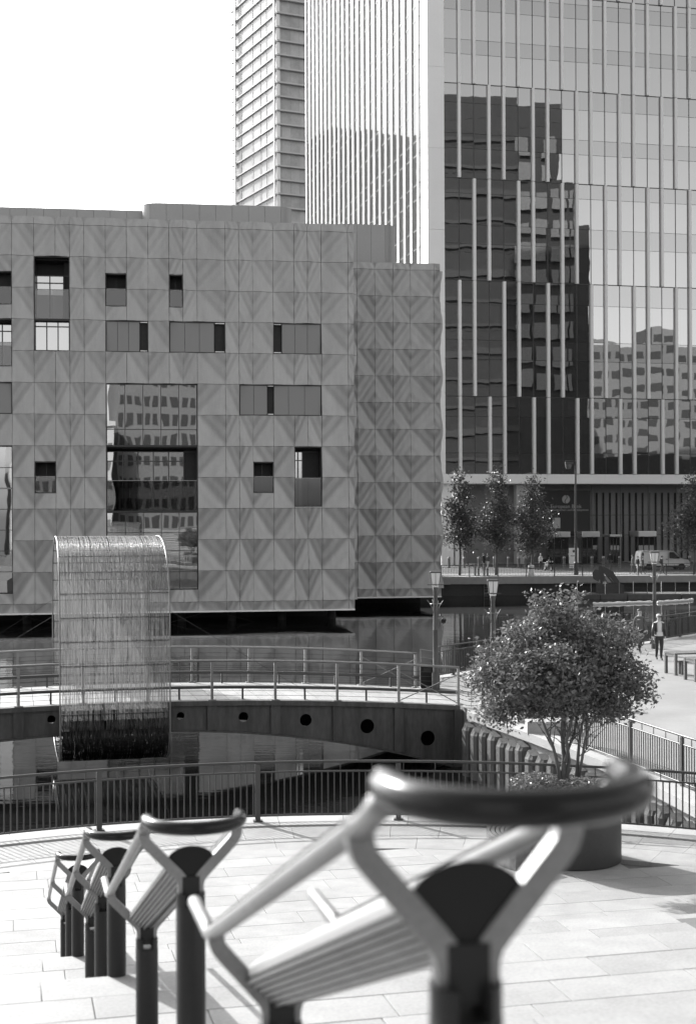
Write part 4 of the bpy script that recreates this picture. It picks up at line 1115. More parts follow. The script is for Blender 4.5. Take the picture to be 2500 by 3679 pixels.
# ================================================================== STAIR HANDRAILS
SR = 0.385
def handrail(i, px, L, nsup, label, Wd=0.375, low=0.15, flare=-0.008, up=0.1):
    a, b_ = ab(*px)                                   # left end of the loop, over the nose line
    q = NOSE[i] - 0.06; d = q / (EV.y + EV.x * a); A = Vector((a * d, d, CAMZ - b_ * d))
    C = A + EU * (Wd / 2); hw = Wd / 2
    rt_ = root('stair_handrail', label, 'handrail', (C.x, C.y, ground_at(q)), group='double handrails down the steps')
    Z = Vector((0, 0, 1)); dirn = (EV - Z * SR)
    def Q(u, v, z): return C + EU * u + EV * v + Z * z          # local: across, along, above loop
    # loop: black tube bulging back towards the top of the stair, ends turned up
    ha = hw + flare
    pts = [Q(-ha, 0.03, 0.002), Q(-ha, 0.0, 0.0)]
    for k in range(1, 16):
        t = PI * k / 16; pts.append(Q(-ha * math.cos(t), -0.19 * math.sin(t) ** 0.85, -0.004))
    pts += [Q(ha, 0.0, 0.0), Q(ha, 0.03, 0.002)]
    rr = [0.016] + [0.0265] * (len(pts) - 2) + [0.016]
    MB().tube(pts, rr, 14).build('end_loop', 'black', rt_, 'all')
    for sg in (-1, 1):
        MB().lathe([(0.002, 0.0), (0.011, 0.003), (0.013, 0.012), (0.008, 0.021), (0.001, 0.023)], n=10, mx=Matrix.Translation(Q(sg * ha, 0.022, -0.002))).build('end_cap', 'stainless', rt_, 'all')
        p = [Q(sg * hw, 0.0, -0.022), Q(sg * hw, 0.06, -0.045)]
        p += [Q(sg * hw, v, -0.03 - SR * v) for v in (0.12, L * 0.5, L - 0.06)]
        e = Q(sg * hw, L, -0.03 - SR * L + 0.012); p += [e, e + EV * 0.09 + Z * 0.002, e + EV * 0.30 + Z * 0.002]
        MB().tube(p, 0.020, 12).build('rail', 'stainless', rt_, 'all')
        MB().tube([x + Z * 0.016 for x in p[1:6]], 0.012, 8).build('grip', 'black', rt_, 'all')
    vs_ = [up, L - low] if nsup == 2 else [up, L * 0.5, L - low]
    AH, AW, ST = 0.174, hw - 0.004, 0.085
    for n_, v in enumerate(vs_):
        zt = -0.05 - SR * v
        b = MB()                                       # flat Y bracket, in the plane across the rail
        th = 0.030
        for sg in (-1, 1):
            path = [(AW + 0.002, zt + 0.035), (AW, zt + 0.0), (AW - 0.006, zt - 0.018), (AW - 0.018, zt - 0.034), (0.052, zt - AH + 0.022), (0.038, zt - AH + 0.004), (0.031, zt - AH - 0.018), (0.030, zt - AH - 0.04), (0.030, zt - AH - ST)]
            b.ribbon([Q(sg * u, v, z_) for u, z_ in path], 0.042, EV, 0.034)
        b.build('bracket', 'stainless', rt_)
        b = MB(); b.box(-0.034, 0.034, -0.020, 0.026, zt - AH - ST, zt - AH + 0.01, Matrix.Translation(C + EV * v) @ Matrix.Rotation(math.atan(K), 4, 'Z')); b.build('stem', 'post', rt_)
        vv = q + v; g = ground_at(vv); ptop = C.z + zt - AH - ST + 0.03; base = C + EU * 0 + EV * v
        m = Matrix.Translation((base.x, base.y, 0)) @ Matrix.Rotation(math.atan(K), 4, 'Z')
        b = MB(); b.lathe([(0.0585, g - 0.02), (0.0585, ptop - 0.055), (0.056, ptop - 0.05)], 0, 0, 28, m)
        for sg in (-1, 1):                              # slotted collar
            arcp = [(0.0575 * math.cos(t), 0.0575 * math.sin(t)) for t in [math.radians(-62 + 124 * k / 10) for k in range(11)]]
            inn = [(0.044 * math.cos(t), 0.044 * math.sin(t)) for t in [math.radians(62 - 124 * k / 10) for k in range(11)]]
            pl_ = [(sg * x, sg * y) for x, y in arcp + inn]
            b.prism(pl_, ptop - 0.052, ptop, m)
        b.build('post', 'post', rt_, True)
        MB().lathe([(0.075, g), (0.075, g + 0.006), (0.06, g + 0.012)], 0, 0, 24, m).build('foot_ring', 'post', rt_)
    # light trough between the brackets: V-shaped box with a rounded lid and ribbed sides
    va, vb = vs_[0] - 0.012, vs_[-1] + 0.02
    sec = [(0.0, -AH - 0.012)]; k0 = (AW - 0.03) / (AH - 0.05)
    wt = 0.092; sec += [(wt, -AH - 0.01 + wt / k0 * 0.98)]
    for t in range(1, 10): an = PI * t / 10; sec.append((wt * math.cos(an), -AH - 0.01 + wt / k0 * 0.98 + 0.062 * math.sin(an)))
    sec += [(-wt, -AH - 0.01 + wt / k0 * 0.98)]
    n = len(sec)
    def SECT(v, s=1.0, dz=0.0): return [Q(u * s, v, -0.05 - SR * v + (z + 0.1) * s - 0.1 + dz) for u, z in sec]
    b = MB(); b.add(SECT(va + 0.03) + SECT(vb), [(k, (k + 1) % n, (k + 1) % n + n, k + n) for k in range(n)] + [tuple(range(n - 1, -1, -1)), tuple(range(n, 2 * n))])
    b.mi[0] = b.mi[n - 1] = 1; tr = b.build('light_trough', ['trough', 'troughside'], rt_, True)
    b = MB(); b.add(SECT(va, 1.05) + SECT(va + 0.028, 1.05), [(k, (k + 1) % n, (k + 1) % n + n, k + n) for k in range(n)] + [tuple(range(n - 1, -1, -1)), tuple(range(n, 2 * n))])
    b.build('end_plate', 'plate', tr)
    for sg in (-1, 1):
        for k in range(6):
            f = 0.12 + 0.8 * k / 5; u, z = sg * (wt * f + 0.005), -AH - 0.012 + (wt / k0 * 0.98) * f - 0.006
            MB().bar(Q(u, va + 0.04, -0.05 - SR * (va + 0.04) + z), Q(u, vb - 0.01, -0.05 - SR * (vb - 0.01) + z), 0.009, 0.010).build('rib', 'stainless', tr)
    return rt_
handrail(0, (1396, 2820), 1.85, 2, 'nearest stair handrail with a large black end loop, out of focus', 0.35, 0.1, 0.004, 0.19)
handrail(1, (522, 2945), 2.09, 2, 'second stair handrail from the viewer, steel rails and black loop')
handrail(2, (312, 2985), 2.9, 3, 'third stair handrail down, standing on three dark posts')
handrail(3, (208, 3068), 3.2, 3, 'farthest and smallest stair handrail, at the foot of the steps')
# ================================================================== FOLIAGE
import numpy as np
def leaves(name, parent, m, blobs, n, size, seed, shell=0.55, flat=0.0, clump=0):
    """n leaf faces through the volume of blobs (centre, radii); clumped so that gaps stay open."""
    g = np.random.default_rng(seed)
    vol = np.array([r[0] * r[1] * r[2] for _, r in blobs]) ** 0.8; vol = vol / vol.sum()
    which = g.choice(len(blobs), size=max(clump, 1) if clump else n, p=vol)
    C_ = np.array([list(b[0]) for b in blobs]); R_ = np.array([list(b[1]) for b in blobs])
    k = len(which); d = g.normal(size=(k, 3)); d /= np.linalg.norm(d, axis=1)[:, None]
    rad = (shell + (1 - shell) * g.random(k) ** 0.6)[:, None] if shell > 0 else g.random(k)[:, None] ** 0.4
    cen = C_[which] + d * R_[which] * rad
    if clump:
        idx = g.integers(0, k, n); spread = size * 2.7
        cen = cen[idx] + g.normal(size=(n, 3)) * spread * np.array([1, 1, 0.7])
    a = g.normal(size=(n, 3)); a[:, 2] *= 0.6; a /= np.linalg.norm(a, axis=1)[:, None]
    nn = g.normal(size=(n, 3)); nn[:, 2] += 0.7; bvec = np.cross(a, nn); bvec /= np.linalg.norm(bvec, axis=1)[:, None]
    cvec = np.cross(a, bvec)
    s = (size * (0.65 + 0.7 * g.random(n)))[:, None]
    # leaf: pointed oval folded a little along its midrib (4 triangles)
    p = [cen - a * s, cen - a * s * 0.15 + bvec * s * 0.52 + cvec * s * 0.12, cen + a * s, cen - a * s * 0.15 - bvec * s * 0.52 + cvec * s * 0.12]
    V = np.stack(p, axis=1).reshape(-1, 3)
    me = bpy.data.meshes.new(name); me.vertices.add(4 * n); me.vertices.foreach_set('co', V.ravel())
    base = np.arange(n) * 4
    tri = np.stack([base, base + 1, base + 2, base, base + 2, base + 3], axis=1).ravel()
    me.loops.add(6 * n); me.loops.foreach_set('vertex_index', tri.astype(np.int32)); me.polygons.add(2 * n)
    me.polygons.foreach_set('loop_start', (np.arange(2 * n) * 3).astype(np.int32)); me.update(calc_edges=True); me.validate()
    me.materials.append(M[m]); return link(bpy.data.objects.new(name, me), parent)

# ------------------------------------------------------------------ planter, seat, small tree
PC = Vector((3.40, 22.05, 0)); PR = 0.80; PH = 1.06
pl_root = root('round_planter', 'dark steel drum planter holding the leafy tree on the near plaza', 'planter', PC)
MB().lathe([(PR - 0.03, 0.0), (PR, 0.015), (PR, PH - 0.02), (PR - 0.015, PH), (PR - 0.06, PH), (PR - 0.06, PH - 0.12)], PC.x, PC.y, 56, cap=False).build('drum', 'planter', pl_root, True)
MB().lathe([(0.001, PH - 0.08), (PR - 0.05, PH - 0.12)], PC.x, PC.y, 40, cap=False).build('earth', 'soil', pl_root)
# ground-cover shrub filling the planter
sh = root('planter_shrub', 'low clipped shrub spilling over the left rim of the drum planter', 'shrub', PC + Vector((0, 0, PH)))
blobs = [((PC.x - 0.52, PC.y + 0.05, PH + 0.07), (0.42, 0.5, 0.2)), ((PC.x - 0.05, PC.y + 0.35, PH + 0.03), (0.45, 0.35, 0.16)), ((PC.x + 0.4, PC.y + 0.1, PH + 0.02), (0.38, 0.5, 0.14)), ((PC.x - 0.1, PC.y - 0.35, PH + 0.0), (0.5, 0.3, 0.12))]
leaves('foliage', sh, 'leaf', blobs, 5200, 0.026, 4, shell=0.5)
for q in range(9):
    a = q * 0.7; MB().tube([(PC.x - 0.2 + 0.2 * math.cos(a), PC.y + 0.2 * math.sin(a), PH - 0.1), (PC.x - 0.2 + 0.5 * math.cos(a), PC.y + 0.4 * math.sin(a), PH + 0.1)], 0.006, 5).build('stem', 'bark', sh)
# curved slatted seat wrapped round the planter's left side
bs = root('curved_bench', 'curved slatted bench on a concrete base against the planter', 'bench', PC + Vector((-1, -0.3, 0)))
a0, a1 = math.radians(100), math.radians(222)
def ringp(r0, r1, aa, bb_, z0, z1, n=18):
    ps = [(PC.x + r1 * math.cos(aa + (bb_ - aa) * k / n), PC.y + r1 * math.sin(aa + (bb_ - aa) * k / n)) for k in range(n + 1)]
    ps += [(PC.x + r0 * math.cos(bb_ - (bb_ - aa) * k / n), PC.y + r0 * math.sin(bb_ - (bb_ - aa) * k / n)) for k in range(n + 1)]
    return MB().prism(ps, z0, z1)
ringp(PR + 0.06, PR + 0.40, a0, a1 - 0.03, 0.0, 0.36).build('base', 'concrete', bs)
for k in range(6):
    r = PR + 0.06 + k * 0.072; ringp(r, r + 0.056, a0, a1, 0.365, 0.43).build('slat', 'wood', bs)
# tree
tr = root('small_tree', 'multi-stemmed leafy tree growing out of the drum planter', 'tree', PC + Vector((0, 0, PH)))
DT = 22.05
def TP(x, y, dd=0.0): return P(x, y, DT + dd)
stems = [[(2012, 2800), (2000, 2740), (1985, 2680), (1960, 2620), (1930, 2540), (1905, 2460)], [(2022, 2800), (2025, 2720), (2018, 2640), (2022, 2540), (2010, 2400), (1990, 2250)],
         [(2034, 2795), (2042, 2730), (2034, 2660), (2052, 2590), (2085, 2480), (2120, 2380)], [(2070, 2790), (2075, 2720), (2082, 2640), (2100, 2560), (2150, 2450), (2210, 2360)],
         [(2078, 2790), (2090, 2725), (2100, 2660), (2128, 2580), (2200, 2500), (2270, 2450)], [(2030, 2740), (2040, 2690), (2060, 2640), (2075, 2560), (2060, 2420), (2050, 2300)]]
tk = MB()
for i, st in enumerate(stems):
    rs2 = random.Random(i)
    pts = [TP(x, y, (k / 5) * rs2.uniform(-0.5, 0.5)) for k, (x, y) in enumerate(st)]; r0 = [0.034, 0.042, 0.036, 0.03, 0.026, 0.03][i]
    tk.tube(pts, [r0 * (1 - 0.15 * k) for k in range(6)], 8)
    for k in range(2, 6):
        for _ in range(3):
            b0 = pts[k - 1].lerp(pts[k], rs2.random()); e = b0 + Vector((rs2.uniform(-0.5, 0.5), rs2.uniform(-0.5, 0.5), rs2.uniform(0.1, 0.45)))
            tk.tube([b0, b0.lerp(e, 0.5) + Vector((0, 0, 0.04)), e], [0.010, 0.007, 0.003], 5)
tk.build('trunk', 'bark', tr, 'all')
BL = [(1985, 2190, 0, 62, 62), (1965, 2275, .3, 92, 80), (2040, 2235, -.2, 62, 70), (2085, 2305, .2, 95, 80), (1870, 2325, -.1, 80, 60), (1935, 2150, 0, 20, 34), (2045, 2150, .1, 26, 40), (1842, 2262, 0, 36, 26), (2120, 2225, .1, 28, 30), (1790, 2400, .1, 90, 65), (1740, 2440, -.2, 60, 45),
      (1900, 2420, -.5, 130, 95), (2020, 2420, -.6, 140, 110), (2160, 2405, -.2, 110, 85), (2230, 2310, .2, 62, 62), (2265, 2440, 0, 75, 70), (2300, 2490, .2, 45, 38), (1850, 2500, .3, 110, 55),
      (1790, 2560, 0, 70, 32), (1960, 2520, .5, 130, 55), (2110, 2520, 0, 130, 60), (2210, 2540, .3, 80, 40), (1830, 2590, -.2, 40, 24), (2000, 2360, .8, 160, 110), (1705, 2490, .1, 22, 22), (1765, 2330, 0, 40, 36), (2190, 2250, 0, 30, 30)]
blobs = []
for x, y, dd, rx, ry in BL:
    c = TP(x, y, dd); s = DT / F; blobs.append((c, (rx * s, min(rx * s * 1.15, 0.62), ry * s)))
leaves('crown', tr, 'leaf', blobs, 36000, 0.036, 8, shell=0.3, clump=3000)
# ------------------------------------------------------------------ street trees on the far quay
def street_tree(x, ytop, ybot, half, ybase, d, label, seed):
    base = P(x, ybase, d); base.z = 0.0
    t = root('street_tree', label, 'tree', base, group='street trees on the far quay')
    s = d / F; zt, zb = zat(x, ytop, d), zat(x, ybot, d); H = zt - zb; W = half * s; g = random.Random(seed)
    b = MB(); b.tube([base, base + Vector((0.05, 0, zb * 0.6)), base + Vector((0.0, 0, zb + H * 0.4)), base + Vector((0.03, 0, zt - 0.6))], [0.13, 0.11, 0.07, 0.02], 8)
    for k in range(14):
        z = zb + H * (0.03 + 0.8 * k / 14); a = k * 2.4; L = W * 0.8 * (1 - 0.6 * k / 14)
        b.tube([base + Vector((0, 0, z)), base + Vector((L * math.cos(a), L * math.sin(a), z + L * 1.1))], [0.045, 0.01], 5)
    b.build('trunk', 'bark', t, 'all')
    blobs = []
    for k in range(24):
        f = (k + 0.5) / 24; prof_ = min(1.0, 0.55 + f / 0.45) * (1.0 if f < 0.28 else 1.0 - 0.80 * (f - 0.28) / 0.72)
        a = g.random() * 6.28; rr = W * prof_
        blobs.append(((base.x + 0.45 * rr * math.cos(a), base.y + 0.45 * rr * math.sin(a), zb + H * f), (rr * 0.78, rr * 0.78, H * 0.08)))
    for k in range(4): blobs.append(((base.x + g.uniform(-.3, .3), base.y, zt - 0.35 * k), (0.26 + .08 * k, .3, 0.4)))
    leaves('crown', t, 'leaf2', blobs, 6000, 0.115, seed, shell=0.3, clump=1100)
street_tree(1651, 1702, 1965, 70, 2068, 130.0, 'leftmost street tree, its crown beside the club building', 31)
street_tree(1781, 1690, 1972, 62, 2068, 130.3, 'middle one of the three close street trees, tallest and slimmest', 32)
street_tree(1910, 1714, 1980, 78, 2064, 130.0, 'third street tree, in front of the black sign wall', 33)
street_tree(2492, 1708, 1972, 92, 2064, 131.0, 'dark street tree cut by the right edge, beyond the white van', 34)

# ================================================================== LAMPS, BIN, TABLES
def dock_lamp(x, ytop, base, label, arms=True):
    d = base.y; H = zat(x, ytop, d); s = 1.0
    t = root('dock_lamp', label, 'lamp post', base, group='lantern posts along the dock')
    X, Y = base.x, base.y; hL = 0.40
    MB().lathe([(0.13, 0), (0.13, 0.5), (0.085, 0.56), (0.075, H * 0.5), (0.085, H * 0.5 + 0.02), (0.075, H * 0.5 + 0.05), (0.062, H - hL - 0.25), (0.09, H - hL - 0.12), (0.06, H - hL - 0.06)], X, Y, 16).build('post', 'darksteel', t, True)
    z0, z1 = H - hL, H - 0.05
    b = MB(); n = 4
    def sq(r, z): return [(X + r * math.cos(PI / 4 + k * PI / 2), Y + r * math.sin(PI / 4 + k * PI / 2), z) for k in range(4)]
    b.add(sq(0.155, z0) + sq(0.215, z1), [(k, (k + 1) % 4, (k + 1) % 4 + 4, k + 4) for k in range(4)] + [(3, 2, 1, 0), (4, 5, 6, 7)]); b.build('lantern_glass', 'lantern', t)
    b = MB(); b.add(sq(0.115, z0 - 0.09) + sq(0.135, z0 - 0.035), [(k, (k + 1) % 4, (k + 1) % 4 + 4, k + 4) for k in range(4)] + [(3, 2, 1, 0), (4, 5, 6, 7)]); b.build('lower_glass', 'lantern', t)
    b = MB()
    for k in range(4):
        p, q = Vector(sq(0.16, z0)[k]), Vector(sq(0.222, z1)[k]); b.tube([p, q], 0.010, 5)
        m1, m2 = (Vector(sq(0.16, z0)[k]) + Vector(sq(0.16, z0)[(k + 1) % 4])) / 2, (Vector(sq(0.222, z1)[k]) + Vector(sq(0.222, z1)[(k + 1) % 4])) / 2; b.tube([m1, m2], 0.007, 4)
    b.build('lantern_bars', 'darksteel', t)
    b = MB(); b.add(sq(0.235, z1) + sq(0.245, z1 + 0.03) + sq(0.20, z1 + 0.05), [(r * 4 + k, r * 4 + (k + 1) % 4, (r + 1) * 4 + (k + 1) % 4, (r + 1) * 4 + k) for r in range(2) for k in range(4)] + [(3, 2, 1, 0), (8, 9, 10, 11)]); b.build('cap', 'darksteel', t)
    b = MB(); b.box(X - 0.25, X + 0.25, Y - 0.02, Y + 0.02, z0 - 0.03, z0 - 0.005); b.box(X - 0.02, X + 0.02, Y - 0.25, Y + 0.25, z0 - 0.032, z0 - 0.006); b.build('collar', 'darksteel', t)
    if arms:
        zb_ = H - hL - 0.62
        for k in range(4):
            a = k * PI / 2 + 0.3; c, s_ = math.cos(a), math.sin(a)
            MB().tube([(X + 0.06 * c, Y + 0.06 * s_, zb_ - 0.28), (X + 0.12 * c, Y + 0.12 * s_, zb_ - 0.08), (X + 0.24 * c, Y + 0.24 * s_, zb_ + 0.10), (X + 0.26 * c, Y + 0.26 * s_, zb_ + 0.13)], [0.012, 0.012, 0.010, 0.008], 6).build('arm', 'steelrail', t, 'all')
        MB().tube([(X + 0.17 * math.cos(2 * PI * k / 16), Y + 0.17 * math.sin(2 * PI * k / 16), zb_ + 0.02) for k in range(16)], 0.009, 5, closed=True).build('arm_ring', 'steelrail', t)
    return t
b1 = G(1565, 2478); dock_lamp(1566, 2052, b1, 'lantern post rising beside the litter bin, left of the leafy tree')
b2 = G(1771, 2492); dock_lamp(1771, 2082, b2, 'middle lantern post, mostly hidden behind the leafy tree')
b3 = G(2350, 2330); dock_lamp(2349, 1982, b3, 'far lantern post behind the walking pair')
cc = root('security_camera', 'small dome camera on an arm of the lantern post by the bin', 'camera', b1 + Vector((0.2, 0, 2.2)))
MB().lathe([(0.002, 2.02), (0.07, 2.06), (0.09, 2.13), (0.085, 2.17), (0.02, 2.2)], b1.x + 0.24, b1.y, 14).build('dome', 'black', cc, True)
MB().tube([(b1.x + 0.06, b1.y, 2.24), (b1.x + 0.24, b1.y, 2.24), (b1.x + 0.24, b1.y, 2.19)], 0.016, 6).build('arm', 'darksteel', cc)
bn = root('litter_bin', 'dark square litter bin beside the lantern post at the bridge end', 'bin', G(1538, 2472))
B = G(1538, 2472)
MB().bbox(B.x - 0.25, B.x + 0.25, B.y - 0.22, B.y + 0.22, 0.03, 0.70, 0.02).build('body', 'plate', bn)
MB().bbox(B.x - 0.27, B.x + 0.27, B.y - 0.24, B.y + 0.24, 0.705, 0.78, 0.015).build('lid', 'black', bn)
MB().box(B.x - 0.23, B.x + 0.23, B.y - 0.20, B.y + 0.20, 0.0, 0.028).build('plinth', 'darksteel', bn)
MB().box(B.x - 0.16, B.x + 0.16, B.y - 0.225, B.y - 0.221, 0.52, 0.64).build('mouth', 'sign_black', bn)
# tubular frame behind the bin
tf_ = root('cycle_frame', 'low steel tube frame behind the litter bin', 'frame', B + Vector((0, 0.6, 0)))
for dx in (-0.25, 0.25): MB().tube([(B.x + dx + 0.05, B.y + 0.6, 0), (B.x + dx + 0.05, B.y + 0.6, 1.12)], 0.02, 6).build('upright', 'steelrail', tf_)
MB().tube([(B.x - 0.22, B.y + 0.6, 1.14), (B.x + 0.32, B.y + 0.6, 1.06)], 0.022, 6).build('crossbar', 'steelrail', tf_)
MB().tube([(B.x - 0.2, B.y + 0.6, 0.9), (B.x + 0.3, B.y + 0.6, 0.82)], 0.016, 6).build('crossbar', 'steelrail', tf_)
# picnic tables with benches
def table(px, label, L=2.6):
    p = G(*px); m = Matrix(((EU.x, EV.x, 0, p.x), (EU.y, EV.y, 0, p.y), (0, 0, 1, 0), (0, 0, 0, 1)))
    t = root('picnic_table', label, 'table', p, math.atan(K), group='plaza tables')
    W = 0.82; H = 0.74
    for k in range(5): MB().bbox(0, L, -W + k * W / 5 + 0.004, -W + (k + 1) * W / 5 - 0.004, H - 0.05, H, 0.004, m).build('tabletop_board', 'wood', t)
    for x in (0.0, L - 0.09):
        for y in (-W + 0.005, -0.095): MB().bbox(x + 0.005, x + 0.095, y, y + 0.09, 0, H - 0.051, 0.006, m).build('leg', 'wood', t)
        MB().box(x + 0.02, x + 0.08, -W + 0.1, -0.1, H - 0.13, H - 0.052, m).build('end_rail', 'wood', t)
    return t, m, L
def bench(m, y, L, label, loc):
    t = root('bench', label, 'bench', loc, math.atan(K), group='plaza benches')
    for k in range(3): MB().bbox(0.25, L - 0.1, y + k * 0.1, y + k * 0.1 + 0.094, 0.40, 0.445, 0.004, m).build('seat_board', 'wood', t)
    for x in (0.35, L - 0.3):
        for yy in (y + 0.01, y + 0.21): MB().bbox(x, x + 0.08, yy, yy + 0.08, 0, 0.399, 0.006, m).build('leg', 'wood', t)
t1, m1, L1 = table((2384, 2418), 'larger wooden plaza table nearer the walking woman')
bench(m1, -0.62, L1, 'wooden bench tucked under the table nearer the walking woman', m1 @ Vector((1.2, -0.5, 0)))
bench(m1, -0.27, L1, 'wooden bench on the far side under the table by the walking woman', m1 @ Vector((1.2, -0.1, 0))) if False else None
t2, m2, L2 = table((2453, 2441), 'wooden plaza table cut by the right picture edge', 2.4)
bench(m2, -0.62, L2, 'wooden bench under the table at the right picture edge', m2 @ Vector((1.2, -0.5, 0)))
# granite blocks by the right-hand railing
for px, w, dd, h, lab in (((1893, 2602), 0.5, 0.5, 0.36, 'square granite block near the bridge landing under the tree'), ((1990, 2640), 1.3, 0.5, 0.32, 'long granite block beside the start of the quay railing')):
    p = G(*px); tag(MB().bbox(p.x - w / 2, p.x + w / 2, p.y, p.y + dd, 0, h, 0.015).build('granite_block', 'coping'), lab, 'block', 'granite seats')

# ================================================================== FAR STREET
def bollard(p, i, n):
    t = tag(MB().lathe([(0.13, 0), (0.13, 1.08), (0.12, 1.12), (0.09, 1.14)], 0, 0, 12).build('bollard', 'steelrail', None, True, Matrix.Translation(p)), None)
    return t
bx = [1612, 1667, 1720, 1775, 1826, 1863, 1886, 2025, 2125, 2166, 2224, 2475]
me_b = MB().lathe([(0.15, 0), (0.15, 0.95), (0.152, 0.955), (0.152, 1.02), (0.15, 1.025), (0.148, 1.12), (0.12, 1.17), (0.05, 1.18)], 0, 0, 14).mesh('bollard', 'steelrail', True)
for i, x in enumerate(bx):
    p = P(x, 2040, 146.5); p.z = -0.06; p.y = 150.5; p.x = ab(x, 2000)[0] * 150.5
    tag(inst('bollard', me_b, None, Matrix.Translation(p)), 'grey steel bollard, %s from the left in the row before the lobby' % ORD[i], 'bollard', 'bollards before the lobby')
def simple(name, cat, label, p): return root(name, label, cat, p)
# tall street light
SP = P(2068, 2070, 129.5); SP.z = 0
sl = root('street_light', 'tall slim street light on the far quay, beside the black sign wall', 'street light', SP)
Ht = zat(2066, 1655, 129.5)
MB().lathe([(0.22, 0), (0.22, 1.1), (0.12, 1.2), (0.10, Ht * 0.5), (0.08, Ht - 0.1)], SP.x, SP.y, 12).build('pole', 'darksteel', sl, True)
MB().tube([(SP.x, SP.y, Ht - 0.1), (SP.x - 0.35, SP.y, Ht), (SP.x - 0.9, SP.y, Ht - 0.02)], 0.05, 8).build('arm', 'darksteel', sl)
MB().bbox(SP.x - 0.95, SP.x - 0.2, SP.y - 0.18, SP.y + 0.18, Ht - 0.34, Ht - 0.10, 0.03).build('lamp_head', 'darksteel', sl)
MB().lathe([(0.05, Ht - 0.80), (0.22, Ht - 0.72), (0.28, Ht - 0.5), (0.3, Ht - 0.35)], SP.x - 0.65, SP.y, 12).build('lamp_shade', 'steelrail', sl, True)
for z in (3.45, 3.75): MB().bbox(SP.x + 0.1, SP.x + 0.55, SP.y - 0.1, SP.y + 0.1, z - 0.1, z + 0.08, 0.03).build('camera_box', 'darksteel', sl)
# white notice board
nbp = P(2062, 2040, 148); nbp.z = -0.06; nbp.y = 148; nbp.x = ab(2062, 2000)[0] * 148
nbd = root('notice_board', 'white freestanding notice board by the tall street light', 'notice board', nbp)
MB().bbox(nbp.x - 0.55, nbp.x + 0.45, nbp.y, nbp.y + 0.1, 0.5, 2.05, 0.01).build('panel', 'white', nbd)
MB().box(nbp.x - 0.5, nbp.x + 0.4, nbp.y + 0.02, nbp.y + 0.08, -0.05, 0.5).build('base', 'white', nbd)
text_mesh('Bank Street', 0.15, 'lettering', nbd, Matrix.Translation((nbp.x - 0.05, nbp.y - 0.012, 1.18)) @ Matrix.Rotation(PI / 2, 4, 'X'), 'sign_black') if False else None
MB().box(nbp.x - 0.4, nbp.x + 0.25, nbp.y - 0.008, nbp.y - 0.001, 1.20, 1.26).build('caption', 'sign_black', nbd)
MB().lathe([(0.14, 0), (0.14, 0.01)], 0, 0, 14, Matrix.Translation((nbp.x - 0.05, nbp.y - 0.002, 1.72)) @ Matrix.Rotation(PI / 2, 4, 'X')).build('emblem', 'sign_black', nbd)
# quayside bits: life-ring stand, cycle stands, white bin
wb_ = P(1907, 2068, 128.2); wb_.z = 0
w_ = root('quay_bin', 'white rounded bin with a dark band on the far quay', 'bin', wb_)
MB().lathe([(0.26, 0), (0.28, 0.05), (0.28, 0.62)], wb_.x, wb_.y, 16).build('body', 'white', w_, True)
MB().lathe([(0.275, 0.625), (0.275, 0.73)], wb_.x, wb_.y, 16).build('band', 'sign_black', w_, True)
MB().lathe([(0.28, 0.735), (0.28, 0.86), (0.22, 0.98), (0.08, 1.03)], wb_.x, wb_.y, 16).build('hood', 'white', w_, True)
for i, x in enumerate((1706, 1718, 1738, 1750)):
    p = P(x, 2066, 128.6); p.z = 0
    t = root('quay_post', 'pale service post on the far quay, %s from the left of four' % ORD[i], 'post', p, group='service posts on the quay')
    hh = 1.15 if i in (0, 2) else 0.72
    MB().lathe([(0.10, 0), (0.10, hh - 0.08), (0.09, hh)], p.x, p.y, 12).build('shaft', 'steelrail', t, True)
    MB().lathe([(0.12, 0.0), (0.12, 0.03), (0.102, 0.05)], p.x, p.y, 12).build('foot', 'darksteel', t)
    MB().lathe([(0.108, hh - 0.2), (0.108, hh - 0.12)], p.x, p.y, 12).build('band', 'darksteel', t)
# thin pennant mast and dark pole
for x, yt, w, lab in ((1582, 1960, 0.06, 'thin dark pole on the far quay beside the club building corner'), (2228, 1917, 0.035, 'thin pale pole at the street edge left of the van')):
    dd = 128.5 if x < 2000 else 148.5; p = P(x, 2040, dd); p.z = -0.03; H = zat(x, yt, dd)
    t = root('slim_pole', lab, 'pole', p); m_ = 'darksteel' if x < 2000 else 'steelrail'
    MB().tube([p, (p.x, p.y, H)], w, 8).build('shaft', m_, t); MB().lathe([(w * 2, p.z), (w * 2, p.z + 0.12), (w, p.z + 0.2)], p.x, p.y, 10).build('foot', m_, t)
    MB().lathe([(w * 1.2, H), (w * 1.5, H + 0.06), (w * 0.4, H + 0.12)], p.x, p.y, 10).build('finial', m_, t)
# access ladder on the far dock wall
lp = P(1745, 2090, 126.5); ld = root('dock_ladder', 'steel ladder down the far dock wall behind the middle lantern', 'ladder', (lp.x, fq(lp.x) - 0.2, -1.7))
for dx in (-0.25, 0.25): MB().tube([(lp.x + dx, fq(lp.x) - 0.2, -2.2), (lp.x + dx, fq(lp.x) - 0.2, 0.2)], 0.025, 6).build('stile', 'steelrail', ld)
for k in range(8): MB().tube([(lp.x - 0.25, fq(lp.x) - 0.2, -1.6 + k * 0.23), (lp.x + 0.25, fq(lp.x) - 0.2, -1.6 + k * 0.23)], 0.018, 5).build('rung', 'steelrail', ld)

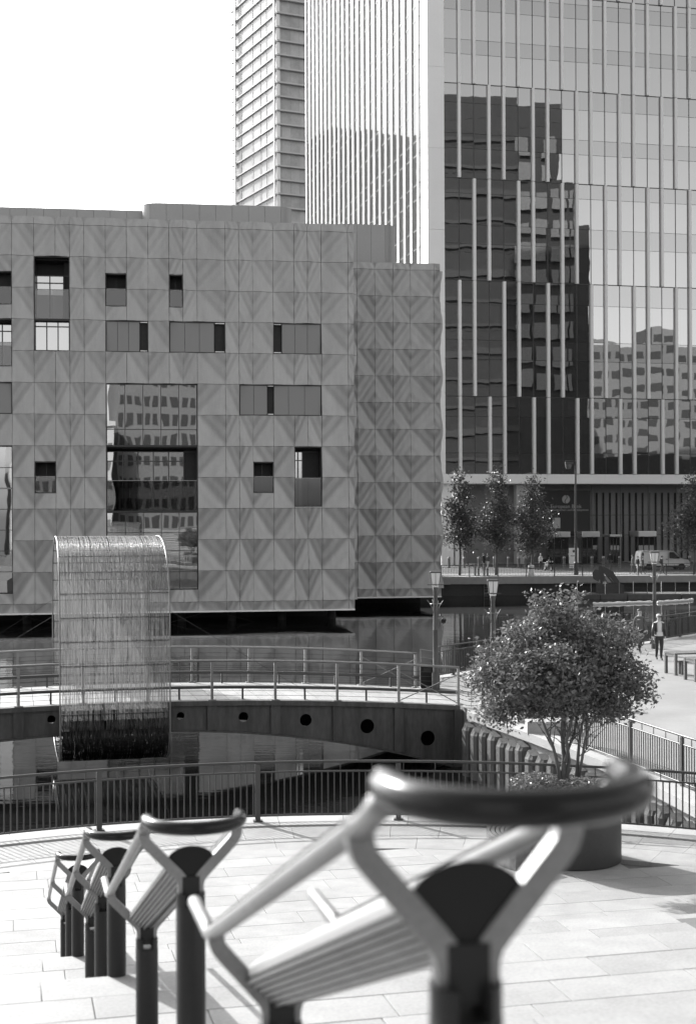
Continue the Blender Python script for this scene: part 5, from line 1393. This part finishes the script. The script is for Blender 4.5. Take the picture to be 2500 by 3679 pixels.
# ------------------------------------------------------------------ white van
VP = P(2377, 2041, 143.0); VP.z = -0.06
van = root('delivery_van', 'white panel van driving to the right past the lobby', 'van', VP)
va = math.atan(0.12); mv = Matrix.Translation(VP) @ Matrix.Rotation(va, 4, 'Z')
LV = 5.15; side = [(-2.5, 0.42), (-2.55, 0.75), (-2.52, 1.35), (-2.42, 1.82), (-2.25, 1.92), (0.5, 1.94), (0.95, 1.88), (1.62, 1.22), (2.35, 1.02), (2.53, 0.82), (2.56, 0.40), (2.1, 0.30), (-2.2, 0.30)]
n = len(side); b = MB(); yw = 0.93
lay = [(-yw + 0.10, 0.93, 0.03), (-yw, 1.0, 0.0), (yw, 1.0, 0.0), (yw - 0.10, 0.93, 0.03)]
vs_ = []
for y, s, dz in lay:
    for x, z in side:
        yy = y * (1 - 0.10 * max(0, (z - 1.0)))
        vs_.append(mv @ Vector((x * (0.5 + 0.5 * s), yy, (z - 1.1) * s + 1.1)))
b.add(vs_, [(r * n + k, r * n + (k + 1) % n, (r + 1) * n + (k + 1) % n, (r + 1) * n + k) for r in range(3) for k in range(n)] + [tuple(range(n - 1, -1, -1)), tuple(3 * n + k for k in range(n))])
b.build('body', 'vanwhite', van)
def vpoly(name, pts, y, m, th=0.012):
    b = MB(); sg = -1; p0 = []
    for x, z in pts:
        yy = y * (1 - 0.10 * max(0, (z - 1.0))); p0.append((x, yy, z))
    k = len(pts); b.add([mv @ Vector(p) for p in p0] + [mv @ Vector((p[0], p[1] + math.copysign(th, y), p[2])) for p in p0],
                        [(q, (q + 1) % k, (q + 1) % k + k, q + k) for q in range(k)] + [tuple(range(k)), tuple(range(2 * k - 1, k - 1, -1))]); return b.build(name, m, van)
for sg in (-1, 1):
    vpoly('side_window', [(0.42, 1.20), (1.45, 1.14), (1.28, 1.40), (0.92, 1.76), (0.46, 1.80)], sg * (yw + 0.002), 'autoglass')
    vpoly('rear_quarter_window', [(-2.38, 1.45), (-2.2, 1.45), (-2.2, 1.75), (-2.34, 1.75)], sg * (yw + 0.002), 'autoglass')
    vpoly('door_seam', [(0.32, 0.45), (0.345, 0.45), (0.345, 1.84), (0.32, 1.84)], sg * (yw + 0.001), 'sign_black', 0.004)
    vpoly('door_seam', [(-1.0, 0.45), (-0.98, 0.45), (-0.98, 1.84), (-1.0, 1.84)], sg * (yw + 0.001), 'sign_black', 0.004)
    vpoly('sill', [(-2.2, 0.28), (2.1, 0.28), (2.1, 0.42), (-2.2, 0.42)], sg * (yw + 0.002), 'darksteel')
    vpoly('door_handle', [(0.05, 1.05), (0.25, 1.05), (0.25, 1.10), (0.05, 1.10)], sg * (yw + 0.002), 'sign_black', 0.03)
    vpoly('headlight', [(2.18, 0.80), (2.46, 0.78), (2.40, 0.95), (2.12, 1.02)], sg * (yw - 0.02), 'lantern', 0.03)
    vpoly('tail_light', [(-2.54, 0.9), (-2.46, 0.9), (-2.44, 1.4), (-2.52, 1.4)], sg * (yw - 0.01), 'red', 0.03)
    MB().bbox(1.3, 1.42, sg * 1.05 - 0.09, sg * 1.05 + 0.09, 1.15, 1.36, 0.02, mv).build('mirror', 'sign_black', van)
    for x in (-1.65, 1.72):
        m = mv @ Matrix.Translation((x, sg * 0.84, 0.33)) @ Matrix.Rotation(PI / 2, 4, 'X')
        wh = MB().lathe([(0.19, -0.1), (0.32, -0.1), (0.335, -0.07), (0.335, 0.07), (0.32, 0.1), (0.19, 0.1)], 0, 0, 24, m).build('wheel', 'tyre', van, True)
        MB().lathe([(0.02, -0.105), (0.19, -0.105), (0.2, -0.09)], 0, 0, 20, m).build('rim', 'steelrail', wh)
        for q in range(6):
            MB().box(0.03, 0.19, -0.02, 0.02, -0.12, -0.106, m @ Matrix.Rotation(q * PI / 3, 4, 'Z')).build('spoke', 'stainless', wh)
        MB().lathe([(0.335, -0.15), (0.40, -0.15), (0.40, -0.10), (0.335, -0.1)], 0, 0, 20, m).build('wheel_arch', 'sign_black', van) if False else None
b = MB(); b.add([mv @ Vector(p) for p in ((1.0, -0.78, 1.86), (1.0, 0.78, 1.86), (1.63, 0.84, 1.235), (1.63, -0.84, 1.235))], [(0, 1, 2, 3)]); b.v = [tuple(Vector(v) + Vector((0.012, 0, 0.014))) for v in b.v]; b.build('windscreen', 'autoglass', van)
MB().bbox(2.50, 2.62, -0.8, 0.8, 0.32, 0.55, 0.03, mv).build('bumper', 'darksteel', van)

# ------------------------------------------------------------------ parked motorbike, seen end on
MP = P(1967, 2052, 141.0); MP.z = -0.06
mo = root('motorbike', 'dark motorbike seen from the front, right of the third street tree', 'motorbike', MP)
mm = Matrix.Translation(MP) @ Matrix.Rotation(math.radians(-72), 4, 'Z')
for x in (-0.7, 0.7):
    m = mm @ Matrix.Translation((x, 0, 0.31)) @ Matrix.Rotation(PI / 2, 4, 'X')
    w_ = MB().tube([m @ Vector((0.25 * math.cos(2 * PI * k / 20), 0.25 * math.sin(2 * PI * k / 20), 0)) for k in range(20)], 0.065, 8, closed=True).build('wheel', 'tyre', mo, 'all')
    MB().lathe([(0.03, -0.02), (0.19, -0.02), (0.19, 0.02), (0.03, 0.02)], 0, 0, 16, m).build('rim', 'stainless', w_)
MB().bbox(-0.45, 0.45, -0.17, 0.17, 0.35, 0.72, 0.08, mm).build('engine', 'darksteel', mo)
MB().bbox(-0.1, 0.4, -0.16, 0.16, 0.72, 0.98, 0.09, mm).build('tank', 'black', mo)
MB().bbox(-0.85, -0.1, -0.15, 0.15, 0.74, 0.86, 0.05, mm).build('seat', 'leather', mo)
MB().bbox(0.5, 0.78, -0.25, 0.25, 0.72, 1.15, 0.1, mm).build('fairing', 'black', mo)
MB().bbox(-1.0, -0.65, -0.24, 0.24, 0.86, 1.18, 0.05, mm).build('top_box', 'black', mo)
MB().tube([mm @ Vector(p) for p in ((0.42, -0.42, 1.06), (0.52, -0.2, 1.1), (0.52, 0.2, 1.1), (0.42, 0.42, 1.06))], 0.02, 6).build('handlebar', 'darksteel', mo)
MB().box(0.62, 0.66, -0.2, 0.2, 1.15, 1.42, mm).build('windshield', 'balglass', mo)
for sg in (-1, 1): MB().lathe([(0.02, 0), (0.08, 0.01), (0.085, 0.05)], 0, 0, 12, mm @ Matrix.Translation((0.80, sg * 0.12, 0.95)) @ Matrix.Rotation(-PI / 2, 4, 'Y')).build('headlight', 'lantern', mo)
for sg in (-1, 1): MB().tube([mm @ Vector((0.7, sg * 0.1, 0.31)), mm @ Vector((0.52, sg * 0.1, 1.0))], 0.03, 6).build('fork', 'stainless', mo)

# ------------------------------------------------------------------ pontoon with an excavator, floating boom
pw = G(2230, 2152, WZ); PY = pw.y
pont = root('work_pontoon', 'dark work pontoon moored along the far dock wall', 'pontoon', (pw.x + 3, PY + 1.5, WZ))
px0, px1 = ab(2060, 2150)[0] * PY, ab(2640, 2150)[0] * PY
for k in range(6):
    a = px0 + (px1 - px0) * k / 6; MB().bbox(a + 0.03, a + (px1 - px0) / 6 - 0.03, PY, PY + 3.2, WZ - 0.35, WZ + 0.42, 0.05).build('float_tank', 'pontoon', pont)
for k in range(12):
    a = px0 + 0.3 + (px1 - px0 - 0.6) * k / 11; MB().tube([(a, PY + 0.1, WZ + 0.4), (a, PY + 0.1, WZ + 1.45)], 0.03, 5).build('guard_post', 'steelrail' if k % 2 else 'white', pont)
for z in (0.95, 1.4): MB().tube([(px0 + 0.3, PY + 0.1, WZ + z), (px1 - 0.3, PY + 0.1, WZ + z)], 0.015, 5).build('guard_rail', 'darksteel', pont)
ex = root('excavator_arm', 'dark folded excavator arm standing on the work pontoon', 'excavator', (P(2200, 2120, PY + 1.5).x, PY + 1.5, WZ + 0.42))
def EP(x, y, dd=1.5): return P(x, y, PY + dd)
def slabpoly(name, pts, d0, d1, m, parent):
    b = MB(); k = len(pts); b.add([EP(x, y, d0) for x, y in pts] + [EP(x, y, d1) for x, y in pts], [(q, (q + 1) % k, (q + 1) % k + k, q + k) for q in range(k)] + [tuple(range(k)), tuple(range(2 * k - 1, k - 1, -1))]); return b.build(name, m, parent)
slabpoly('boom', [(2148, 2042), (2152, 2034), (2168, 2036), (2200, 2052), (2228, 2096), (2234, 2112), (2218, 2112), (2192, 2076), (2166, 2060), (2172, 2098), (2156, 2098)], 1.3, 1.8, 'excav', ex)
slabpoly('strut', [(2170, 2062), (2176, 2060), (2212, 2102), (2206, 2106)], 1.4, 1.7, 'excav', ex)
slabpoly('bucket', [(2126, 2058), (2136, 2046), (2150, 2048), (2156, 2078), (2148, 2090), (2130, 2080)], 0.9, 2.2, 'excav', ex)
slabpoly('counterweight', [(2140, 2096), (2240, 2100), (2240, 2136), (2140, 2136)], 0.9, 2.6, 'excav', ex)
slabpoly('work_lamp', [(2164, 2090), (2178, 2090), (2178, 2098), (2164, 2098)], 1.1, 1.28, 'lantern', ex)
b = MB(); b.tube([EP(2158, 2046), EP(2182, 2100)], 0.07, 8); b.build('hydraulic_ram', 'steelrail', ex)
fb_ = root('floating_boom', 'white floating containment boom lying on the water before the pontoon', 'boom', G(2300, 2170, WZ))
xs = [2128, 2160, 2200, 2250, 2300, 2344, 2352, 2362, 2400, 2440, 2468, 2474, 2484]; yk = [2172, 2172, 2171, 2169, 2167.5, 2167, 2167, 2167, 2164, 2162, 2160, 2159, 2157]
segs = [(0, 3), (3, 6), (7, 10), (11, 12)]
for a, c in segs:
    pts = [G(xs[k], yk[k], WZ) + Vector((0, 0, 0.05)) for k in range(a, c + 1)]; full = []
    for p, q in zip(pts[:-1], pts[1:]):
        for k in range(5): full.append(p.lerp(q, k / 5))
    full.append(pts[-1]); MB().tube(full, [0.13 + 0.025 * math.sin(k * 1.7) for k in range(len(full))], 8).build('float', 'float', fb_, 'all')
# ================================================================== PEOPLE
def person(label, loc, yaw, H, mats, stride=0.0, arms=(0.0, 0.0), hair='short', extra=None, bulk=1.0, elbow=0.25, group=None):
    """One continuous skinned body; mats: skin, hair, top, legs, shoes. Faces -Y before yaw."""
    W0 = Matrix.Translation(loc) @ Matrix.Rotation(yaw, 4, 'Z'); h = H / 1.75
    rt_ = root('person', label, 'person', loc, yaw, group=group)
    V = []; E = []; Rd = []
    def add(x, y, z, r, p=None, ry=None):
        V.append((x * h, y * h, z * h)); Rd.append((r * h * bulk, (ry or r) * h * bulk))
        if p is not None: E.append((p, len(V) - 1))
        return len(V) - 1
    pel = add(0, 0, 0.93, 0.145, None, 0.11); wst = add(0, 0, 1.08, 0.125, pel, 0.10); chs = add(0, 0.0, 1.28, 0.15, wst, 0.105); sho = add(0, 0.01, 1.42, 0.10, chs, 0.08)
    nek = add(0, 0.0, 1.50, 0.052, sho); hd0 = add(0, -0.01, 1.56, 0.068, nek, 0.075); hd1 = add(0, -0.015, 1.645, 0.077, hd0, 0.095); add(0, 0.0, 1.715, 0.06, hd1, 0.075)
    hands = []
    for sg, sw in ((-1, arms[0]), (1, arms[1])):
        s1 = add(sg * 0.17, 0.01, 1.40, 0.062, sho); e = add(sg * 0.235, -0.26 * math.sin(sw) + 0.01, 1.40 - 0.28 * math.cos(sw), 0.046, s1)
        a2 = sw + elbow; w = add(sg * 0.25, -0.26 * math.sin(sw) - 0.24 * math.sin(a2) + 0.01, 1.40 - 0.28 * math.cos(sw) - 0.24 * math.cos(a2), 0.030, e)
        hnd = add(sg * 0.25, V[w][1] / h - 0.075 * math.sin(a2), V[w][2] / h - 0.075 * math.cos(a2), 0.034, w, 0.02); hands.append((V[w], V[hnd], sg, a2))
        st = stride * sg
        hp = add(sg * 0.09, 0.0, 0.86, 0.103, pel); kn = add(sg * 0.078, -0.42 * math.sin(st) - 0.02, 0.86 - 0.39 * math.cos(st), 0.062, hp)
        ca = add(sg * 0.066, V[kn][1] / h + (0.12 * math.sin(max(0, -st)) + 0.02), V[kn][2] / h - 0.16, 0.055, kn)
        an = add(sg * 0.055, -0.80 * math.sin(st) * 0.95 + (0.06 if st < 0 else 0.0), 0.09 + (0.03 if st < 0 else 0.0), 0.038, ca)
        add(sg * 0.058, V[an][1] / h - 0.13, 0.038, 0.036, an, 0.03)
    me = bpy.data.meshes.new('body'); me.from_pydata(V, E, []); ob = bpy.data.objects.new('body', me); COL.objects.link(ob)
    sk = ob.modifiers.new('s', 'SKIN'); sk.use_smooth_shade = True; sb = ob.modifiers.new('d', 'SUBSURF'); sb.levels = 2; sb.render_levels = 2
    for i, v in enumerate(me.skin_vertices[0].data): v.radius = Rd[i]; v.use_root = i == 0
    dg = bpy.context.evaluated_depsgraph_get(); m2 = bpy.data.meshes.new_from_object(ob.evaluated_get(dg)); bpy.data.objects.remove(ob)
    bm = bmesh.new(); bm.from_mesh(m2)
    for wv, hv, sg, a2 in hands:                      # fingers and thumb, slightly curled
        wv, hv = Vector(wv), Vector(hv); d = (hv - wv).normalized(); across = Vector((0, 1, 0)) - d * d.y; across.normalize(); inw = Vector((-sg, 0, 0))
        for k in range(5):
            mbf = MB()
            if k < 4:
                b0 = hv + across * (0.024 - 0.016 * k) * h; L = (0.075, 0.085, 0.08, 0.062)[k] * h
                mbf.tube([b0, b0 + d * L * 0.5 + inw * 0.006 * h, b0 + d * L * 0.95 + inw * 0.03 * h], [0.0095 * h, 0.0085 * h, 0.006 * h], 6)
            else:
                b0 = wv.lerp(hv, 0.45) - across * 0.026 * h; mbf.tube([b0, b0 - across * 0.03 * h + d * 0.025 * h, b0 - across * 0.034 * h + d * 0.06 * h], [0.012 * h, 0.010 * h, 0.007 * h], 6)
            vv = [bm.verts.new(p) for p in mbf.v]
            for f in mbf.f:
                try: bm.faces.new([vv[i] for i in f])
                except ValueError: pass
    nz = Vector((0, -0.105 * h * bulk - 0.01 * h, 1.632 * h)); r = bmesh.ops.create_cone(bm, segments=6, radius1=0.016 * h, radius2=0.004 * h, depth=0.035 * h, cap_ends=True, matrix=Matrix.Translation(nz) @ Matrix.Rotation(PI / 2, 4, 'X'))
    for sg in (-1, 1): bmesh.ops.create_icosphere(bm, subdivisions=1, radius=0.022 * h, matrix=Matrix.Translation((sg * 0.078 * h * bulk, 0.005 * h, 1.635 * h)) @ Matrix.Scale(0.5, 4, (1, 0, 0)))
    bm.to_mesh(m2); bm.free()
    m2.materials.clear()
    for k in mats: m2.materials.append(M[k])
    mi = []
    for p in m2.polygons:
        c = p.center / h
        if c.z > 1.475 * 1.0 and abs(c.x) < 0.15:
            hairy = c.z > 1.70 or (c.z > 1.60 and c.y > 0.03) or (hair == 'long' and c.z > 1.45 and c.y > 0.02)
            mi.append(1 if hairy else 0)
        elif abs(c.x) > 0.19 and c.z < 0.925: mi.append(0)
        elif c.z < 0.085: mi.append(4)
        elif c.z < 0.95 and abs(c.x) < 0.215: mi.append(3)
        else: mi.append(2)
    m2.polygons.foreach_set('material_index', mi); m2.polygons.foreach_set('use_smooth', [True] * len(mi))
    body = link(bpy.data.objects.new('body', m2), rt_, W0)
    # hair cap, eyes and mouth
    b = MB(); k2_ = 1.0
    for i in range(7):
        pass
    b.lathe([(0.084 * h * bulk, 1.655 * h), (0.088 * h * bulk, 1.69 * h), (0.072 * h * bulk, 1.735 * h), (0.035 * h * bulk, 1.758 * h), (0.002, 1.762 * h)], 0, 0.018 * h, 14, cap=False)
    b.v = [(x, (y - 0.018 * h) * 1.15 + 0.022 * h, z + (0.02 * h if y < -0.02 * h and z < 1.68 * h else (-0.06 * h if y > 0.04 * h and z < 1.67 * h else 0))) for x, y, z in b.v]
    b.build('hair', mats[1], rt_, 'all', W0)
    for sg in (-1, 1): MB().lathe([(0.001, -0.004), (0.011 * h, -0.001), (0.011 * h, 0.001), (0.001, 0.004)], 0, 0, 8, Matrix.Translation((sg * 0.03 * h, -0.108 * h * bulk, 1.655 * h)) @ Matrix.Rotation(PI / 2, 4, 'X')).build('eye', 'hairdark', rt_, False, W0)
    MB().box(-0.022 * h, 0.022 * h, -0.101 * h * bulk, -0.09 * h, 1.588 * h, 1.595 * h).build('mouth', 'red', rt_, False, W0)
    if extra: extra(rt_, W0, h)
    return rt_
def jacket_and_glasses(rt_, W0, h):
    # open dark jacket: two front panels, back and sleeves follow the torso
    b = MB(); prof_ = [(0.98, 0.175, 0.135), (1.08, 0.165, 0.128), (1.2, 0.178, 0.132), (1.32, 0.185, 0.13), (1.41, 0.165, 0.115), (1.465, 0.08, 0.075)]
    vs_ = []; n = 15
    for z, rx, ry in prof_:
        for k in range(n):
            a = math.radians(-90 + 34 + (360 - 68) * k / (n - 1)); vs_.append((rx * h * math.cos(a), ry * h * math.sin(a) + 0.005 * h, z * h))
    b.add(vs_, [(r * n + k, r * n + k + 1, (r + 1) * n + k + 1, (r + 1) * n + k) for r in range(5) for k in range(n - 1)])
    b.build('jacket', 'leather', rt_, 'all', W0)
    for sg, sw in ((-1, 0.12), (1, -0.1)):
        p = [(sg * 0.16 * h, 0.01 * h, 1.41 * h), (sg * 0.24 * h, (-0.26 * math.sin(sw) + 0.01) * h, (1.40 - 0.28 * math.cos(sw)) * h)]
        a2 = sw + 0.2; p.append((sg * 0.255 * h, p[1][1] - 0.22 * h * math.sin(a2), p[1][2] - 0.22 * h * math.cos(a2)))
        MB().tube(p, [0.078 * h, 0.062 * h, 0.047 * h], 10).build('sleeve', 'leather', rt_, 'all', W0)
    g = MB()
    for sg in (-1, 1): g.lathe([(0.001, -0.004), (0.027 * h, -0.003), (0.027 * h, 0.003), (0.001, 0.004)], 0, 0, 12, Matrix.Translation((sg * 0.034 * h, -0.115 * h, 1.655 * h)) @ Matrix.Rotation(PI / 2, 4, 'X'))
    g.tube([(-0.08 * h, 0.0, 1.66 * h), (-0.062 * h, -0.11 * h, 1.66 * h), (0.062 * h, -0.11 * h, 1.66 * h), (0.08 * h, 0.0, 1.66 * h)], 0.005 * h, 5)
    g.build('sunglasses', 'black', rt_, False, W0)
    MB().lathe([(0.155 * h, 0.925 * h), (0.158 * h, 0.96 * h), (0.148 * h, 1.02 * h), (0.142 * h, 1.08 * h)], 0, 0, 20, cap=False).build('shirt_hem', 'clothlight', rt_, 'all', W0)
pw_ = G(2366, 2372)
person('walking woman in dark open jacket, light shirt and sunglasses', pw_, math.radians(6), 1.70, ['skin', 'hairlight', 'clothlight', 'clothdark', 'shoe'], stride=0.13, arms=(0.12, -0.1), extra=jacket_and_glasses, elbow=0.2, bulk=1.06)
pm_ = G(2297, 2348)
person('walking man in a dark sweater beside the woman, half hidden by the tree', pm_, math.radians(10), 1.72, ['skin', 'hairdark', 'clothmid', 'clothdark', 'shoe'], stride=-0.2, arms=(-0.1, 0.15), bulk=1.08)
# pedestrians on the far promenade
def far_p(x, ybase, d, label, **kw):
    p = P(x, ybase, d); p.z = kw.pop('z', 0.0); person(label, p, kw.pop('yaw', 0), kw.pop('H', 1.7), kw.pop('mats'), group='people on the far quay', **kw)
far_p(2271, 2066, 131.5, 'dark figure walking left behind the far quay railing, left of the group', mats=['skin', 'hairdark', 'clothmid', 'clothmid', 'shoe'], yaw=math.radians(-80), stride=0.25, H=1.75)
far_p(2289, 2068, 130.2, 'person in a dark top and pale patterned trousers on the far quay', mats=['skin', 'hairdark', 'clothdark', 'clothlight', 'shoe'], yaw=math.radians(-60), stride=0.2, H=1.68)
far_p(2308, 2068, 130.6, 'person with a dark bag just behind the pale trousers on the far quay', mats=['skin', 'hairdark', 'clothdark', 'clothdark', 'shoe'], yaw=math.radians(70), stride=0.2, H=1.6)
far_p(2377, 2066, 130.2, 'person carrying a dark backpack in front of the white van', mats=['skin', 'hairdark', 'clothmid', 'clothmid', 'shoe'], yaw=math.radians(85), stride=0.25, H=1.7)
far_p(2190, 2036, 146.0, 'person in a dark coat standing by the lobby doors', mats=['skin', 'hairdark', 'clothdark', 'clothmid', 'shoe'], yaw=math.radians(180), stride=0.15, H=1.7, z=-0.06)
far_p(1737, 2044, 144.0, 'dark dressed person left of the middle street tree trunk', mats=['skin', 'hairdark', 'clothdark', 'clothdark', 'shoe'], yaw=math.radians(40), stride=0.2, H=1.72, z=-0.06)
far_p(1752, 2044, 144.0, 'person in pale trousers under the middle street tree', mats=['skin', 'hairdark', 'clothmid', 'clothlight', 'shoe'], yaw=math.radians(-40), stride=0.2, H=1.66, z=-0.06)
far_p(1942, 2044, 143.6, 'pale dressed person left of the motorbike', mats=['skin', 'hairlight', 'clothlight', 'clothmid', 'shoe'], yaw=math.radians(20), stride=0.15, H=1.66, z=-0.06)
bp_ = P(2385, 2066, 130.2); bp_.z = 0
bk = root('backpack', 'dark backpack on the person before the white van', 'backpack', (bp_.x, bp_.y, 1.0))
MB().bbox(bp_.x - 0.44, bp_.x - 0.22, bp_.y - 0.16, bp_.y + 0.16, 1.0, 1.42, 0.06).build('bag', 'leather', bk)
MB().bbox(bp_.x - 0.50, bp_.x - 0.445, bp_.y - 0.12, bp_.y + 0.12, 1.04, 1.24, 0.02).build('pocket', 'leather', bk)
